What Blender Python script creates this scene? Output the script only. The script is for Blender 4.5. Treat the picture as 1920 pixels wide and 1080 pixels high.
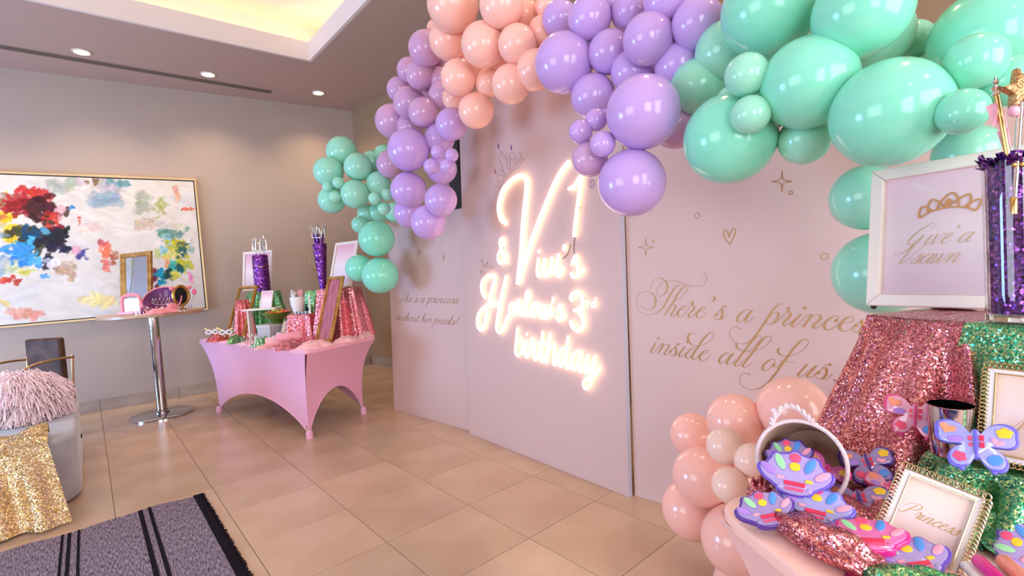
import bpy, bmesh, math, random
import numpy as np
from mathutils import Vector, Matrix

for o in list(bpy.data.objects): bpy.data.objects.remove(o, do_unlink=True)
scene = bpy.context.scene
COL = scene.collection
PI = math.pi

# ------------------------------------------------------------------ camera
F_PX = 923.72
CAM = Vector((-0.0303, -4.3394, 1.3411))
RIGHT = Vector((0.752919, -0.654557, -0.068320))
DOWN = Vector((-0.079501, 0.012589, -0.996755))
FWD = Vector((0.653293, 0.755908, -0.042560))
cam_data = bpy.data.cameras.new('camera')
cam_data.sensor_fit = 'HORIZONTAL'
cam_data.sensor_width = 36.0
cam_data.lens = F_PX / 1920 * 36.0
cam_data.clip_start = 0.02
cam = bpy.data.objects.new('camera', cam_data)
COL.objects.link(cam)
cm = Matrix.Identity(4)
for r in range(3):
    cm[r][0] = RIGHT[r]; cm[r][1] = -DOWN[r]; cm[r][2] = -FWD[r]; cm[r][3] = CAM[r]
cam.matrix_world = cm
scene.camera = cam

# ------------------------------------------------------------------ world, exposure, daylight
scene.view_settings.view_transform = 'Standard'
scene.view_settings.look = 'None'
scene.view_settings.gamma = 1.0
scene.view_settings.use_curve_mapping = False
scene.view_settings.exposure = 0.32
world = bpy.data.worlds.new('world'); scene.world = world
world.use_nodes = True
world.node_tree.nodes['Background'].inputs['Color'].default_value = (0.80, 0.90, 1.0, 1)
world.node_tree.nodes['Background'].inputs['Strength'].default_value = 1.0

def area_light(name, loc, rot, sx, sy, power, color):
    l = bpy.data.lights.new(name, 'AREA'); l.shape = 'RECTANGLE'; l.size = sx; l.size_y = sy
    l.energy = power; l.color = color
    o = bpy.data.objects.new(name, l); COL.objects.link(o)
    o.location = loc; o.rotation_euler = rot
    return o
# daylight in the window openings behind and to the left of the viewer (walls at y=-7 and x=-4.2)
area_light('window_daylight', (1.3, -6.95, 1.75), (PI/2, 0, 0), 2.2, 2.2, 80, (0.94, 0.96, 1.0))
area_light('window_daylight', (-1.8, -6.95, 1.75), (PI/2, 0, 0), 2.2, 2.2, 95, (0.90, 0.94, 1.0))
area_light('window_daylight', (-4.15, -2.6, 1.75), (PI/2, 0, -PI/2), 2.6, 2.2, 70, (0.82, 0.90, 1.0))
area_light('window_daylight', (-4.15, 1.4, 1.15), (PI/2, 0, -PI/2), 2.0, 1.4, 190, (0.30, 0.55, 1.0))

# ------------------------------------------------------------------ helpers
def srgb(*c):
    c = c[0] if len(c) == 1 else c
    return tuple(((v/255)/12.92 if v/255 <= 0.04045 else ((v/255+0.055)/1.055)**2.4) for v in c) + (1.0,)

def ray(x, y):
    return RIGHT*((x-960)/F_PX) + DOWN*((y-540)/F_PX) + FWD
def on_z(x, y, z=0.0):
    d = ray(x, y); return CAM + d*((z-CAM.z)/d.z)
def at_d(x, y, d): return CAM + ray(x, y)*d
def on_plane(x, y, p, n):
    d = ray(x, y); return CAM + d*((Vector(p)-CAM).dot(n)/d.dot(n))
def depth(p): return (Vector(p)-CAM).dot(FWD)

MATS = {}
def mat(name, col=None, rough=0.5, metal=0.0, emit=None, estr=0.0, trans=0.0, coat=0.0, spec=0.5, sheen=0.0, alpha=1.0, sss=0.0, ior=None):
    if name in MATS: return MATS[name]
    m = bpy.data.materials.new(name); m.use_nodes = True
    b = m.node_tree.nodes['Principled BSDF']
    if col is not None: b.inputs['Base Color'].default_value = srgb(col)
    b.inputs['Roughness'].default_value = rough
    b.inputs['Metallic'].default_value = metal
    b.inputs['Transmission Weight'].default_value = trans
    b.inputs['Coat Weight'].default_value = coat
    b.inputs['Specular IOR Level'].default_value = spec
    b.inputs['Sheen Weight'].default_value = sheen
    b.inputs['Alpha'].default_value = alpha
    if ior: b.inputs['IOR'].default_value = ior
    if sss:
        b.inputs['Subsurface Weight'].default_value = sss
        b.inputs['Subsurface Radius'].default_value = (1, 0.6, 0.5)
        b.inputs['Subsurface Scale'].default_value = 0.03
    if emit is not None:
        b.inputs['Emission Color'].default_value = srgb(emit)
        b.inputs['Emission Strength'].default_value = estr
    MATS[name] = m
    return m
def nodes(m):
    return m.node_tree.nodes, m.node_tree.links, m.node_tree.nodes['Principled BSDF']

def noisy(name, c1, c2, scale, rough=0.5, metal=0.0, detail=4, bump=0.0, stretch=None, lo=0.35, hi=0.65, **k):
    """principled material whose colour wanders between c1 and c2"""
    if name in MATS: return MATS[name]
    m = mat(name, c1, rough, metal, **k)
    N, L, b = nodes(m)
    tc = N.new('ShaderNodeTexCoord'); src = tc.outputs['Object']
    if stretch:
        mp = N.new('ShaderNodeMapping'); mp.inputs['Scale'].default_value = stretch
        L.new(src, mp.inputs['Vector']); src = mp.outputs['Vector']
    nz = N.new('ShaderNodeTexNoise'); nz.inputs['Scale'].default_value = scale; nz.inputs['Detail'].default_value = detail
    L.new(src, nz.inputs['Vector'])
    cr = N.new('ShaderNodeValToRGB')
    cr.color_ramp.elements[0].position = lo; cr.color_ramp.elements[0].color = srgb(c1)
    cr.color_ramp.elements[1].position = hi; cr.color_ramp.elements[1].color = srgb(c2)
    L.new(nz.outputs['Fac'], cr.inputs['Fac']); L.new(cr.outputs['Color'], b.inputs['Base Color'])
    if bump:
        bp = N.new('ShaderNodeBump'); bp.inputs['Strength'].default_value = bump; bp.inputs['Distance'].default_value = 0.01
        L.new(nz.outputs['Fac'], bp.inputs['Height']); L.new(bp.outputs['Normal'], b.inputs['Normal'])
    return m

def sequin(name, c1, c2, scale=230, tilt=0.9, rough=0.22, metal=0.85, c3=None):
    """cloth of tiny mirror discs: each voronoi cell has its own tilt and tint"""
    if name in MATS: return MATS[name]
    m = mat(name, c1, rough, metal)
    N, L, b = nodes(m)
    tc = N.new('ShaderNodeTexCoord')
    vo = N.new('ShaderNodeTexVoronoi'); vo.inputs['Scale'].default_value = scale
    L.new(tc.outputs['Object'], vo.inputs['Vector'])
    sub = N.new('ShaderNodeVectorMath'); sub.operation = 'SUBTRACT'; sub.inputs[1].default_value = (0.5, 0.5, 0.5)
    L.new(vo.outputs['Color'], sub.inputs[0])
    sc = N.new('ShaderNodeVectorMath'); sc.operation = 'SCALE'; sc.inputs['Scale'].default_value = tilt
    L.new(sub.outputs['Vector'], sc.inputs[0])
    ge = N.new('ShaderNodeNewGeometry')
    ad = N.new('ShaderNodeVectorMath'); ad.operation = 'ADD'
    L.new(ge.outputs['Normal'], ad.inputs[0]); L.new(sc.outputs['Vector'], ad.inputs[1])
    no = N.new('ShaderNodeVectorMath'); no.operation = 'NORMALIZE'
    L.new(ad.outputs['Vector'], no.inputs[0]); L.new(no.outputs['Vector'], b.inputs['Normal'])
    sep = N.new('ShaderNodeSeparateColor'); L.new(vo.outputs['Color'], sep.inputs['Color'])
    cr = N.new('ShaderNodeValToRGB')
    cr.color_ramp.elements[0].position = 0.1; cr.color_ramp.elements[0].color = srgb(c1)
    cr.color_ramp.elements[1].position = 0.9; cr.color_ramp.elements[1].color = srgb(c2)
    if c3:
        e = cr.color_ramp.elements.new(0.5); e.color = srgb(c3)
    L.new(sep.outputs['Red'], cr.inputs['Fac']); L.new(cr.outputs['Color'], b.inputs['Base Color'])
    return m

class G:
    """collects vertices and faces; build() links them as ONE mesh object"""
    def __init__(s): s.v = []; s.f = []; s.mi = []
    def add(s, vs, fs, mi=0):
        o = len(s.v); s.v += [tuple(v) for v in vs]
        s.f += [tuple(i+o for i in f) for f in fs]; s.mi += [mi]*len(fs)
        return s
    def box(s, c, size, mi=0, rot=None):
        hx, hy, hz = size[0]/2, size[1]/2, size[2]/2
        vs = [Vector((x, y, z)) for x in (-hx, hx) for y in (-hy, hy) for z in (-hz, hz)]
        if rot is not None: vs = [rot @ v for v in vs]
        c = Vector(c)
        return s.add([v+c for v in vs], [(0,1,3,2),(4,6,7,5),(0,4,5,1),(2,3,7,6),(0,2,6,4),(1,5,7,3)], mi)
    def prism(s, poly, z0, z1, mi=0):
        n = len(poly)
        vs = [(p[0], p[1], z0) for p in poly] + [(p[0], p[1], z1) for p in poly]
        fs = [tuple(range(n-1, -1, -1)), tuple(range(n, 2*n))] + [(i, (i+1) % n, n+(i+1) % n, n+i) for i in range(n)]
        return s.add(vs, fs, mi)
    def pillow_prism(s, poly, z0, z1, r, mi=0, c=None):
        """prism with rounded upper and lower rim (insets toward the centroid)"""
        n = len(poly)
        cx = sum(p[0] for p in poly)/n if c is None else c[0]; cy = sum(p[1] for p in poly)/n if c is None else c[1]
        sz = max(math.hypot(p[0]-cx, p[1]-cy) for p in poly)
        rings = []
        for a in range(0, 4):
            t = a/3*PI/2; rings.append((1-(r/sz)*(1-math.sin(t)), z0+r*(1-math.cos(t))))
        for a in range(0, 4):
            t = a/3*PI/2; rings.append((1-(r/sz)*(1-math.cos(t)), z1-r*(1-math.sin(t))))
        vs = []; fs = []
        for k, z in rings: vs += [(cx+(p[0]-cx)*k, cy+(p[1]-cy)*k, z) for p in poly]
        R = len(rings)
        for j in range(R-1):
            fs += [(j*n+i, j*n+(i+1) % n, (j+1)*n+(i+1) % n, (j+1)*n+i) for i in range(n)]
        fs += [tuple(range(n-1, -1, -1)), tuple(range((R-1)*n, R*n))]
        return s.add(vs, fs, mi)
    def tube(s, path, r, seg=8, closed=False, mi=0, ends=True):
        P = [Vector(p) for p in path]; n = len(P)
        rs = r if hasattr(r, '__len__') else [r]*n
        T = []
        for i in range(n):
            a = P[(i-1) % n] if (closed or i > 0) else P[i]; b = P[(i+1) % n] if (closed or i < n-1) else P[i]
            t = b-a; T.append(t.normalized() if t.length > 1e-9 else Vector((0, 0, 1)))
        up = Vector((0, 0, 1)) if abs(T[0].z) < 0.9 else Vector((1, 0, 0))
        u = (up - T[0]*up.dot(T[0])).normalized()
        vs = []
        for i in range(n):
            u = u - T[i]*u.dot(T[i])
            u = u.normalized() if u.length > 1e-6 else T[i].orthogonal().normalized()
            w = T[i].cross(u)
            vs += [P[i]+(u*math.cos(2*PI*k/seg)+w*math.sin(2*PI*k/seg))*rs[i] for k in range(seg)]
        fs = []
        for i in range(n if closed else n-1):
            j = (i+1) % n
            fs += [(i*seg+k, i*seg+(k+1) % seg, j*seg+(k+1) % seg, j*seg+k) for k in range(seg)]
        if ends and not closed:
            fs += [tuple(range(seg-1, -1, -1)), tuple(range((n-1)*seg, n*seg))]
        return s.add(vs, fs, mi)
    def lathe(s, prof, seg=32, c=(0, 0, 0), mi=0, close=True):
        """prof: list of (radius, z)"""
        vs = []; fs = []; n = len(prof)
        for (r, z) in prof: vs += [(c[0]+r*math.cos(2*PI*k/seg), c[1]+r*math.sin(2*PI*k/seg), c[2]+z) for k in range(seg)]
        for j in range(n-1):
            fs += [(j*seg+k, j*seg+(k+1) % seg, (j+1)*seg+(k+1) % seg, (j+1)*seg+k) for k in range(seg)]
        if close: fs += [tuple(range(seg-1, -1, -1)), tuple(range((n-1)*seg, n*seg))]
        return s.add(vs, fs, mi)
    def ball(s, c, r, seg=24, rings=14, mi=0, rot=None):
        rx, ry, rz = r if hasattr(r, '__len__') else (r, r, r)
        vs = []; fs = []
        for j in range(rings+1):
            t = PI*j/rings
            for k in range(seg):
                a = 2*PI*k/seg
                v = Vector((rx*math.sin(t)*math.cos(a), ry*math.sin(t)*math.sin(a), -rz*math.cos(t)))
                if rot is not None: v = rot @ v
                vs.append(v+Vector(c))
        for j in range(rings):
            fs += [(j*seg+k, j*seg+(k+1) % seg, (j+1)*seg+(k+1) % seg, (j+1)*seg+k) for k in range(seg)]
        return s.add(vs, fs, mi)
    def grid(s, fn, nu, nv, mi=0, closed_u=False):
        vs = [fn(i/(nu if closed_u else nu-1), j/(nv-1)) for j in range(nv) for i in range(nu)]
        fs = []
        for j in range(nv-1):
            for i in range(nu if closed_u else nu-1):
                i2 = (i+1) % nu
                fs.append((j*nu+i, j*nu+i2, (j+1)*nu+i2, (j+1)*nu+i))
        return s.add(vs, fs, mi)
    def xf(s, m):
        s.v = [tuple(m @ Vector(v)) for v in s.v]; return s
    def mesh(s, name, mats, smooth=True, angle=40):
        me = bpy.data.meshes.new(name); me.from_pydata(s.v, [], s.f)
        for m in (mats if isinstance(mats, (list, tuple)) else [mats]): me.materials.append(m)
        if any(s.mi): me.polygons.foreach_set('material_index', s.mi)
        bm = bmesh.new(); bm.from_mesh(me)
        bmesh.ops.remove_doubles(bm, verts=bm.verts, dist=1e-6)
        bmesh.ops.recalc_face_normals(bm, faces=bm.faces); bm.to_mesh(me); bm.free()
        if smooth:
            me.polygons.foreach_set('use_smooth', [True]*len(me.polygons))
            me.set_sharp_from_angle(angle=math.radians(angle))
        me.update()
        return me
    def build(s, name, mats, parent=None, smooth=True, angle=40, bevel=0.0, subdiv=0, mtx=None):
        o = bpy.data.objects.new(name, s.mesh(name, mats, smooth, angle)); COL.objects.link(o)
        if parent is not None: o.parent = parent
        if mtx is not None: o.matrix_local = mtx
        if bevel:
            b = o.modifiers.new('bevel', 'BEVEL'); b.width = bevel; b.segments = 2; b.limit_method = 'ANGLE'; b.angle_limit = math.radians(40)
        if subdiv:
            d = o.modifiers.new('subd', 'SUBSURF'); d.levels = subdiv; d.render_levels = subdiv
        return o

def tag(o, label=None, cat=None, group=None, kind=None):
    if label: o['label'] = label
    if cat: o['category'] = cat
    if group: o['group'] = group
    if kind: o['kind'] = kind
    return o
def thing(name, label, cat, loc=(0, 0, 0), rotz=0.0, group=None, mtx=None):
    o = bpy.data.objects.new(name, None); o.empty_display_size = 0.05; COL.objects.link(o)
    if mtx is not None: o.matrix_world = mtx
    else:
        o.location = loc; o.rotation_euler = (0, 0, rotz)
    return tag(o, label, cat, group)
def copy_tree(o, parent=None):
    c = o.copy(); COL.objects.link(c)
    if parent is not None: c.parent = parent
    for ch in list(o.children): copy_tree(ch, c)
    return c
def basis(o, x, y, z):
    m = Matrix.Identity(4)
    for r in range(3):
        m[r][0] = x[r]; m[r][1] = y[r]; m[r][2] = z[r]; m[r][3] = o[r]
    return m
def smooth_path(pts, k=6, closed=False):
    """Catmull-Rom through pts (tuples of any length)"""
    P = [np.array(p, float) for p in pts]; n = len(P); out = []
    for i in range(n if closed else n-1):
        p1 = P[i]; p2 = P[(i+1) % n]
        p0 = P[(i-1) % n] if (closed or i > 0) else 2*p1-p2
        p3 = P[(i+2) % n] if (closed or i < n-2) else 2*p2-p1
        for j in range(k):
            t = j/k
            out.append(tuple(0.5*((2*p1)+(-p0+p2)*t+(2*p0-5*p1+4*p2-p3)*t*t+(-p0+3*p1-3*p2+p3)*t**3)))
    if not closed: out.append(tuple(P[-1]))
    return out
def clip_poly(poly, p, n):
    """keep the part of a 2-D polygon with (q-p).n >= 0"""
    out = []
    for i in range(len(poly)):
        a = poly[i]; b = poly[(i+1) % len(poly)]
        da = (a[0]-p[0])*n[0]+(a[1]-p[1])*n[1]; db = (b[0]-p[0])*n[0]+(b[1]-p[1])*n[1]
        if da >= 0: out.append(a)
        if (da >= 0) != (db >= 0):
            t = da/(da-db); out.append((a[0]+(b[0]-a[0])*t, a[1]+(b[1]-a[1])*t))
    return out

# ------------------------------------------------------------------ room shell
CEIL = 3.84
XL, YF = -4.2, -7.0
def back_y(x): return 3.19 - 0.105*(x+0.5)
CORNER = Vector((3.2, back_y(3.2), 0))
BDIR = Vector((1, -0.105, 0)).normalized()          # along the back wall, to the right
BN = Vector((-BDIR.y, BDIR.x, 0)) * -1              # into the room
RDIR = Vector((0.12, -1, 0)).normalized()
RN = Vector((-1, -0.12, 0)).normalized()
BL = Vector((XL, back_y(XL), 0))
RF = CORNER + RDIR*((CORNER.y-YF)/-RDIR.y)

m_wall = noisy('wall_paint', (186, 168, 156), (180, 162, 150), 1.2, rough=0.62, spec=0.35)
m_ceil = mat('ceiling_paint', (192, 163, 150), 0.7, spec=0.3)
m_tray = mat('tray_paint', (235, 222, 215), 0.65)
m_base = noisy('baseboard_tile', (176, 158, 142), (160, 143, 128), 3, rough=0.35, stretch=(1, 1, 4))

def struct(name, g, m, **k):
    return tag(g.build(name, m, **k), kind='structure')
def wall(name, a, b, t, z0, z1, holes=(), m=None):
    """wall from a to b (inner face), thickness t outward to the left of a->b; holes: (s0,s1,z0,z1)"""
    a = Vector(a); b = Vector(b); d = (b-a); Ln = d.length; d.normalize(); n = Vector((-d.y, d.x, 0))
    g = G()
    cuts = sorted(set([0, Ln]+[h[0] for h in holes]+[h[1] for h in holes]))
    for s0, s1 in zip(cuts[:-1], cuts[1:]):
        spans = [(z0, z1)]
        for h in holes:
            if h[0] <= s0+1e-6 and s1 <= h[1]+1e-6: spans = [(z0, h[2]), (h[3], z1)]
        for q0, q1 in spans:
            p = [a+d*s0, a+d*s1, a+d*s1+n*t, a+d*s0+n*t]
            g.prism([(v.x, v.y) for v in p], q0, q1)
    return struct(name, g, m or m_wall, smooth=False)
CT = CEIL + 0.62
wall('wall_back', BL, CORNER, 0.12, -0.06, CT)
wall('wall_right', CORNER, RF, 0.12, -0.06, CT, m=noisy('shaded_wall_paint', (166, 138, 108), (158, 130, 101), 1.2, rough=0.62, spec=0.35))  # shade behind the backdrop is painted into this wall's darker colour
LF = Vector((XL, YF, 0))
w = RF.x - XL
wall('wall_front', RF, LF, 0.12, -0.06, CT, holes=[(RF.x-2.4, RF.x-0.2, 0.65, 2.85), (RF.x+0.7, RF.x+2.9, 0.65, 2.85)])
wall('wall_left', LF, BL, 0.12, -0.06, CT, holes=[(7-2.6-1.3, 7-2.6+1.3, 0.65, 2.85), (7+1.4-1.0, 7+1.4+1.0, 0.65, 2.85)])
# frames in the openings
m_wf = mat('window_frame_white', (225, 222, 218), 0.4)
def window(n, c, d, wd, z0, z1):
    d = Vector(d); c = Vector(c)
    g = G()
    R = Matrix.Rotation(math.atan2(d.y, d.x), 3, 'Z')
    for s in (-1, 0, 1): g.box(c+d*(s*(wd/2-0.03))+Vector((0, 0, (z0+z1)/2)), (0.06, 0.08, z1-z0), rot=R)
    for z in (z0+0.03, (z0+z1)/2, z1-0.03): g.box(c+Vector((0, 0, z)), (wd, 0.079, 0.06), rot=R)
    struct('window_%d' % n, g, m_wf, smooth=False)
window(1, (1.3, YF-0.06, 0), (1, 0, 0), 2.2, 0.65, 2.85)
window(2, (-1.8, YF-0.06, 0), (1, 0, 0), 2.2, 0.65, 2.85)
window(3, (XL-0.06, -2.6, 0), (0, 1, 0), 2.6, 0.65, 2.85)
window(4, (XL-0.06, 1.4, 0), (0, 1, 0), 2.0, 0.65, 2.85)

# floor: grout slab and square tiles
TILE = 0.508
m_grout = mat('grout', (96, 74, 58), 0.8)
m_tile = noisy('floor_tile', (206, 176, 150), (190, 158, 130), 2.2, rough=0.24, detail=7, lo=0.3, hi=0.72, spec=0.5)
N_, L_, b_ = nodes(m_tile)
oi = N_.new('ShaderNodeObjectInfo')      # each tile has its own shade
hs = N_.new('ShaderNodeHueSaturation'); mr = N_.new('ShaderNodeMapRange')
mr.inputs['To Min'].default_value = 0.94; mr.inputs['To Max'].default_value = 1.05
L_.new(oi.outputs['Random'], mr.inputs['Value']); L_.new(mr.outputs['Result'], hs.inputs['Value'])
src = b_.inputs['Base Color'].links[0].from_socket
L_.new(src, hs.inputs['Color']); L_.new(hs.outputs['Color'], b_.inputs['Base Color'])
room = [(v.x, v.y) for v in (BL, LF, RF, CORNER)]
floor = struct('floor', G().prism(room, -0.06, -0.004), m_grout, smooth=False)
full = None
edges = [(BL, BN), (LF, Vector((0, 1, 0))), (RF, RN), (LF, Vector((1, 0, 0)))]
for i in range(-6, 8):
    for j in range(-11, 7):
        x0, y0 = i*TILE, j*TILE
        q = 0.0016
        poly = [(x0+q, y0+q), (x0+TILE-q, y0+q), (x0+TILE-q, y0+TILE-q), (x0+q, y0+TILE-q)]
        if x0 < -1.9 and y0 < -2.2: continue
        cl = poly
        for p, n in edges:
            cl = clip_poly(cl, (p.x, p.y), (n.x, n.y)) if cl else cl
        if len(cl) < 3: continue
        if cl == poly:
            if full is None:
                full = G().prism([(px-x0-TILE/2, py-y0-TILE/2) for px, py in poly], -0.006, 0.0).mesh('floor_tile', m_tile, smooth=False)
            t = bpy.data.objects.new('floor_tile', full); COL.objects.link(t)
            t.location = (x0+TILE/2, y0+TILE/2, 0); t.parent = floor
        else:
            G().prism(cl, -0.006, 0.0).build('floor_tile', m_tile, floor, smooth=False)

# baseboard of upright tiles
def baseboard(name, a, d, n, length, h=0.135):
    g = G()
    c = a + d*(length/2) + n*0.004
    ang = Matrix.Rotation(math.atan2(d.y, d.x), 3, 'Z')
    bb = struct(name, G().box(c+Vector((0, 0, h/2-0.004)), (length, 0.008, h-0.008), rot=ang), m_grout, smooth=False)
    s = 0
    while s < length-0.02:
        l = min(0.762, length-s)
        G().box(a+d*(s+l/2)+n*0.009+Vector((0, 0, h/2)), (l-0.003, 0.016, h), rot=ang).build('baseboard_tile', m_base, bb, smooth=False, bevel=0.002)
        s += 0.762
baseboard('baseboard_back', BL+BDIR*2.7, BDIR, BN, (CORNER-BL).length-2.72)
baseboard('baseboard_right', CORNER+RDIR*0.03, RDIR, RN, 5.5)

# ceiling with a lit tray
TX0, TX1, TY0, TY1 = -3.0, 2.1, -5.4, 1.37
g = G()
ext = 0.0
outer = [(BL.x, BL.y), (LF.x, LF.y), (RF.x, RF.y), (CORNER.x, CORNER.y)]
def zone(x0, x1, y0, y1):
    p = [(x0, y0), (x1, y0), (x1, y1), (x0, y1)]
    for a_, n_ in edges: p = clip_poly(p, (a_.x, a_.y), (n_.x, n_.y)) if p else p
    return p
for (x0, x1, y0, y1) in ((-9, 9, TY1+.02, 9), (-9, 9, -9, TY0-.02), (-9, TX0-.02, TY0-.02, TY1+.02), (TX1+.02, 9, TY0-.02, TY1+.02)):
    p = zone(x0, x1, y0, y1)
    if len(p) > 2: g.prism(p, CEIL, CEIL+0.05)
ceiling = struct('ceiling', g, m_ceil, smooth=False)
# fascia round the opening, with a hidden ledge behind it
FH = 0.205; FW = 0.035; REC = 0.30; UP = 0.50
g = G()
def ring(g, o, i, z0, z1):
    x0, x1, y0, y1 = TX0-o, TX1+o, TY0-o, TY1+o
    a0, a1, b0, b1 = TX0-i, TX1+i, TY0-i, TY1+i
    for p in ([(x0, y0), (x1, y0), (x1, b0), (x0, b0)], [(x0, b1), (x1, b1), (x1, y1), (x0, y1)],
              [(x0, b0), (a0, b0), (a0, b1), (x0, b1)], [(a1, b0), (x1, b0), (x1, b1), (a1, b1)]):
        g.prism(p, z0, z1)
ring(g, FW, 0.0, CEIL-0.001, CEIL+FH)
struct('trim_1', g, m_tray, smooth=False)
g = G(); ring(g, REC+0.05, REC, CEIL+0.05, CEIL+UP+0.05)
g.prism([(TX0-REC, TY0-REC), (TX1+REC, TY0-REC), (TX1+REC, TY1+REC), (TX0-REC, TY1+REC)], CEIL+UP, CEIL+UP+0.05)
struct('trim_2', g, m_tray, smooth=False)
m_led = mat('cove_led', (255, 220, 150), 0.5, emit=(255, 228, 176), estr=9.0)
g = G(); ring(g, 0.16, 0.12, CEIL+0.10, CEIL+0.115)
tag(g.build('cove_light_strip', m_led, smooth=False), 'warm LED strip running round the recessed ceiling tray', 'light strip')

# recessed downlights
m_trim = mat('downlight_trim', (225, 205, 190), 0.4)
m_lens = mat('downlight_lens', (255, 240, 215), 0.4, emit=(255, 228, 185), estr=9.0)
def downlight_parts():
    t = thing('downlight', 'x', 'downlight')
    g = G().lathe([(0.082, 0.004), (0.082, -0.004), (0.072, -0.009), (0.064, -0.006), (0.064, 0.004)], 32)
    g.build('trim_ring', m_trim, t)
    G().lathe([(0.0, -0.003), (0.064, -0.003), (0.064, 0.003), (0.0, 0.003)], 32).build('lens', m_lens, t)
    return t
DL = None
def downlight(x, y, label, group, power=52):
    global DL
    if DL is None: DL = downlight_parts(); t = DL
    else: t = copy_tree(DL)
    t.location = (x, y, CEIL-0.003); tag(t, label, 'downlight', group)
    l = bpy.data.lights.new('downlight_beam', 'SPOT'); l.energy = power; l.spot_size = math.radians(125); l.spot_blend = 0.9
    l.color = (1.0, 0.74, 0.46); l.shadow_soft_size = 0.06
    o = bpy.data.objects.new('downlight_beam', l); COL.objects.link(o); o.location = (x, y, CEIL-0.03)
downlight(0.139, 2.331, 'recessed ceiling downlight above the abstract painting', None)
downlight(1.26, 2.333, 'recessed ceiling downlight between the ceiling tray and the slot diffuser', None)
downlight(2.53, 2.30, 'recessed ceiling downlight near the room corner', None)
for y in (-1.7, -3.1, -4.5):
    downlight(2.36, y, 'recessed ceiling downlight over the balloon garland', 'downlights along the right wall', 30)
for x in (-1.0, -2.2): downlight(x, 2.33, 'recessed ceiling downlight along the back wall', 'downlights left of the painting', 52)
for x in (-2.2, 0.0, 2.0): downlight(x, -6.2, 'recessed ceiling downlight by the window wall', 'downlights by the windows', 38)

# slot diffuser
m_slot = mat('slot_black', (28, 24, 22), 0.6); m_alu = mat('slot_aluminium', (150, 130, 120), 0.4, 0.3)
t = thing('slot_diffuser', 'long black linear air diffuser in the ceiling', 'vent', (0, 2.56, CEIL))
G().box((0.26, 0, -0.002), (3.5, 0.085, 0.006)).build('slot', m_slot, t, smooth=False)
for yy in (-0.045, -0.012, 0.018, 0.045): G().box((0.26, yy, -0.005), (3.5, 0.010, 0.010)).build('blade', m_alu, t, smooth=False)
# ------------------------------------------------------------------ backdrop panels (lean back a little)
m_panel = mat('panel_vinyl', (211, 179, 173), 0.55, spec=0.35)
m_pedge = mat('panel_edge', (190, 188, 205), 0.5)
m_gold_ink = mat('gold_lettering', (172, 122, 58), 0.38, 0.35)
m_line_ink = mat('brown_line_art', (168, 120, 96), 0.5)
LEAN = 0.047
class Panel:
    def __init__(s, a, b, h, label, th=0.03):
        a = Vector((a[0], a[1], 0)); b = Vector((b[0], b[1], 0))
        s.u = (b-a).normalized(); s.w = (b-a).length; s.h = h
        nh = Vector((s.u.y, -s.u.x, 0)); nh = nh if nh.dot(CAM-a) > 0 else -nh
        s.v = (Vector((0, 0, 1)) - nh*LEAN).normalized()
        s.n = s.u.cross(s.v); s.n = s.n if s.n.dot(nh) > 0 else -s.n
        s.a = a
        s.m = basis(a, s.u, s.v, s.n)          # local x right(toward b), y up, z out
        s.t = thing('backdrop_panel', label, 'backdrop', mtx=s.m)
        g = G().box((s.w/2, h/2, -th/2), (s.w, h, th))
        o = g.build('board', [m_panel], s.t, smooth=False, bevel=0.003)
        G().box((s.w+0.0015, h/2, -th/2), (0.003, h, th*0.98)).build('edge_trim', m_pedge, s.t, smooth=False)
    def loc(s, x, y):
        p = on_plane(x, y, s.a, s.n); q = s.m.inverted() @ p
        return (q.x, q.y)
PA = Panel((2.204, 0.171), (2.300, -1.03), 1.86, 'low pink backdrop panel with princess without her pearls lettering')
PB = Panel((2.256, -1.030), (2.186, -2.655), 2.72, 'tall pink backdrop panel carrying the glowing neon names')
PC = Panel((2.224, -2.668), (2.369, -4.228), 1.98, 'pink backdrop panel with large gold script about a princess inside')

m_post = mat('black_stand', (24, 22, 28), 0.5)
t = thing('backdrop_stand', 'black upright stand behind the seam of the two left backdrop panels', 'stand', (0, 0, 0))
q = ray(853, 310); q = CAM+q*((2.50-CAM.x)/q.x)
G().box((q.x, q.y, 1.30), (0.04, 0.16, 2.60)).build('upright', m_post, t, smooth=False, bevel=0.004)
G().box((q.x+0.15, q.y, 0.02), (0.50, 0.30, 0.04)).build('base_plate', m_post, t, smooth=False, bevel=0.004)
def ribbon(g, pts, wmin, wmax, z, k=7, closed=False, uniform=False):
    """calligraphic ribbon in panel-local 2-D; pts already local (x, y up). Down strokes swell."""
    P = smooth_path(pts, k, closed); n = len(P)
    L = []; R = []; ws = []
    for i in range(n):
        a = P[max(i-1, 0)]; b = P[min(i+1, n-1)]
        dx, dy = b[0]-a[0], b[1]-a[1]; l = math.hypot(dx, dy) or 1e-9
        f = 0 if uniform else max(0, -dy/l)**1.6
        ws.append(wmin+(wmax-wmin)*f)
    ws = [sum(ws[max(0, i-3):i+4])/len(ws[max(0, i-3):i+4]) for i in range(n)]
    for i in range(n):
        a = P[max(i-1, 0)]; b = P[min(i+1, n-1)]
        dx, dy = b[0]-a[0], b[1]-a[1]; l = math.hypot(dx, dy) or 1e-9
        nx, ny = -dy/l*ws[i]/2, dx/l*ws[i]/2
        L.append((P[i][0]+nx, P[i][1]+ny, z)); R.append((P[i][0]-nx, P[i][1]-ny, z))
    g.add(L+R, [(i, i+1, n+i+1, n+i) for i in range(n-1)])
def disc(g, c, rx, ry, z, n=14, rot=0):
    g.add([(c[0]+rx*math.cos(2*PI*i/n)*math.cos(rot)-ry*math.sin(2*PI*i/n)*math.sin(rot),
            c[1]+rx*math.cos(2*PI*i/n)*math.sin(rot)+ry*math.sin(2*PI*i/n)*math.cos(rot), z) for i in range(n)], [tuple(range(n))])

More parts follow.
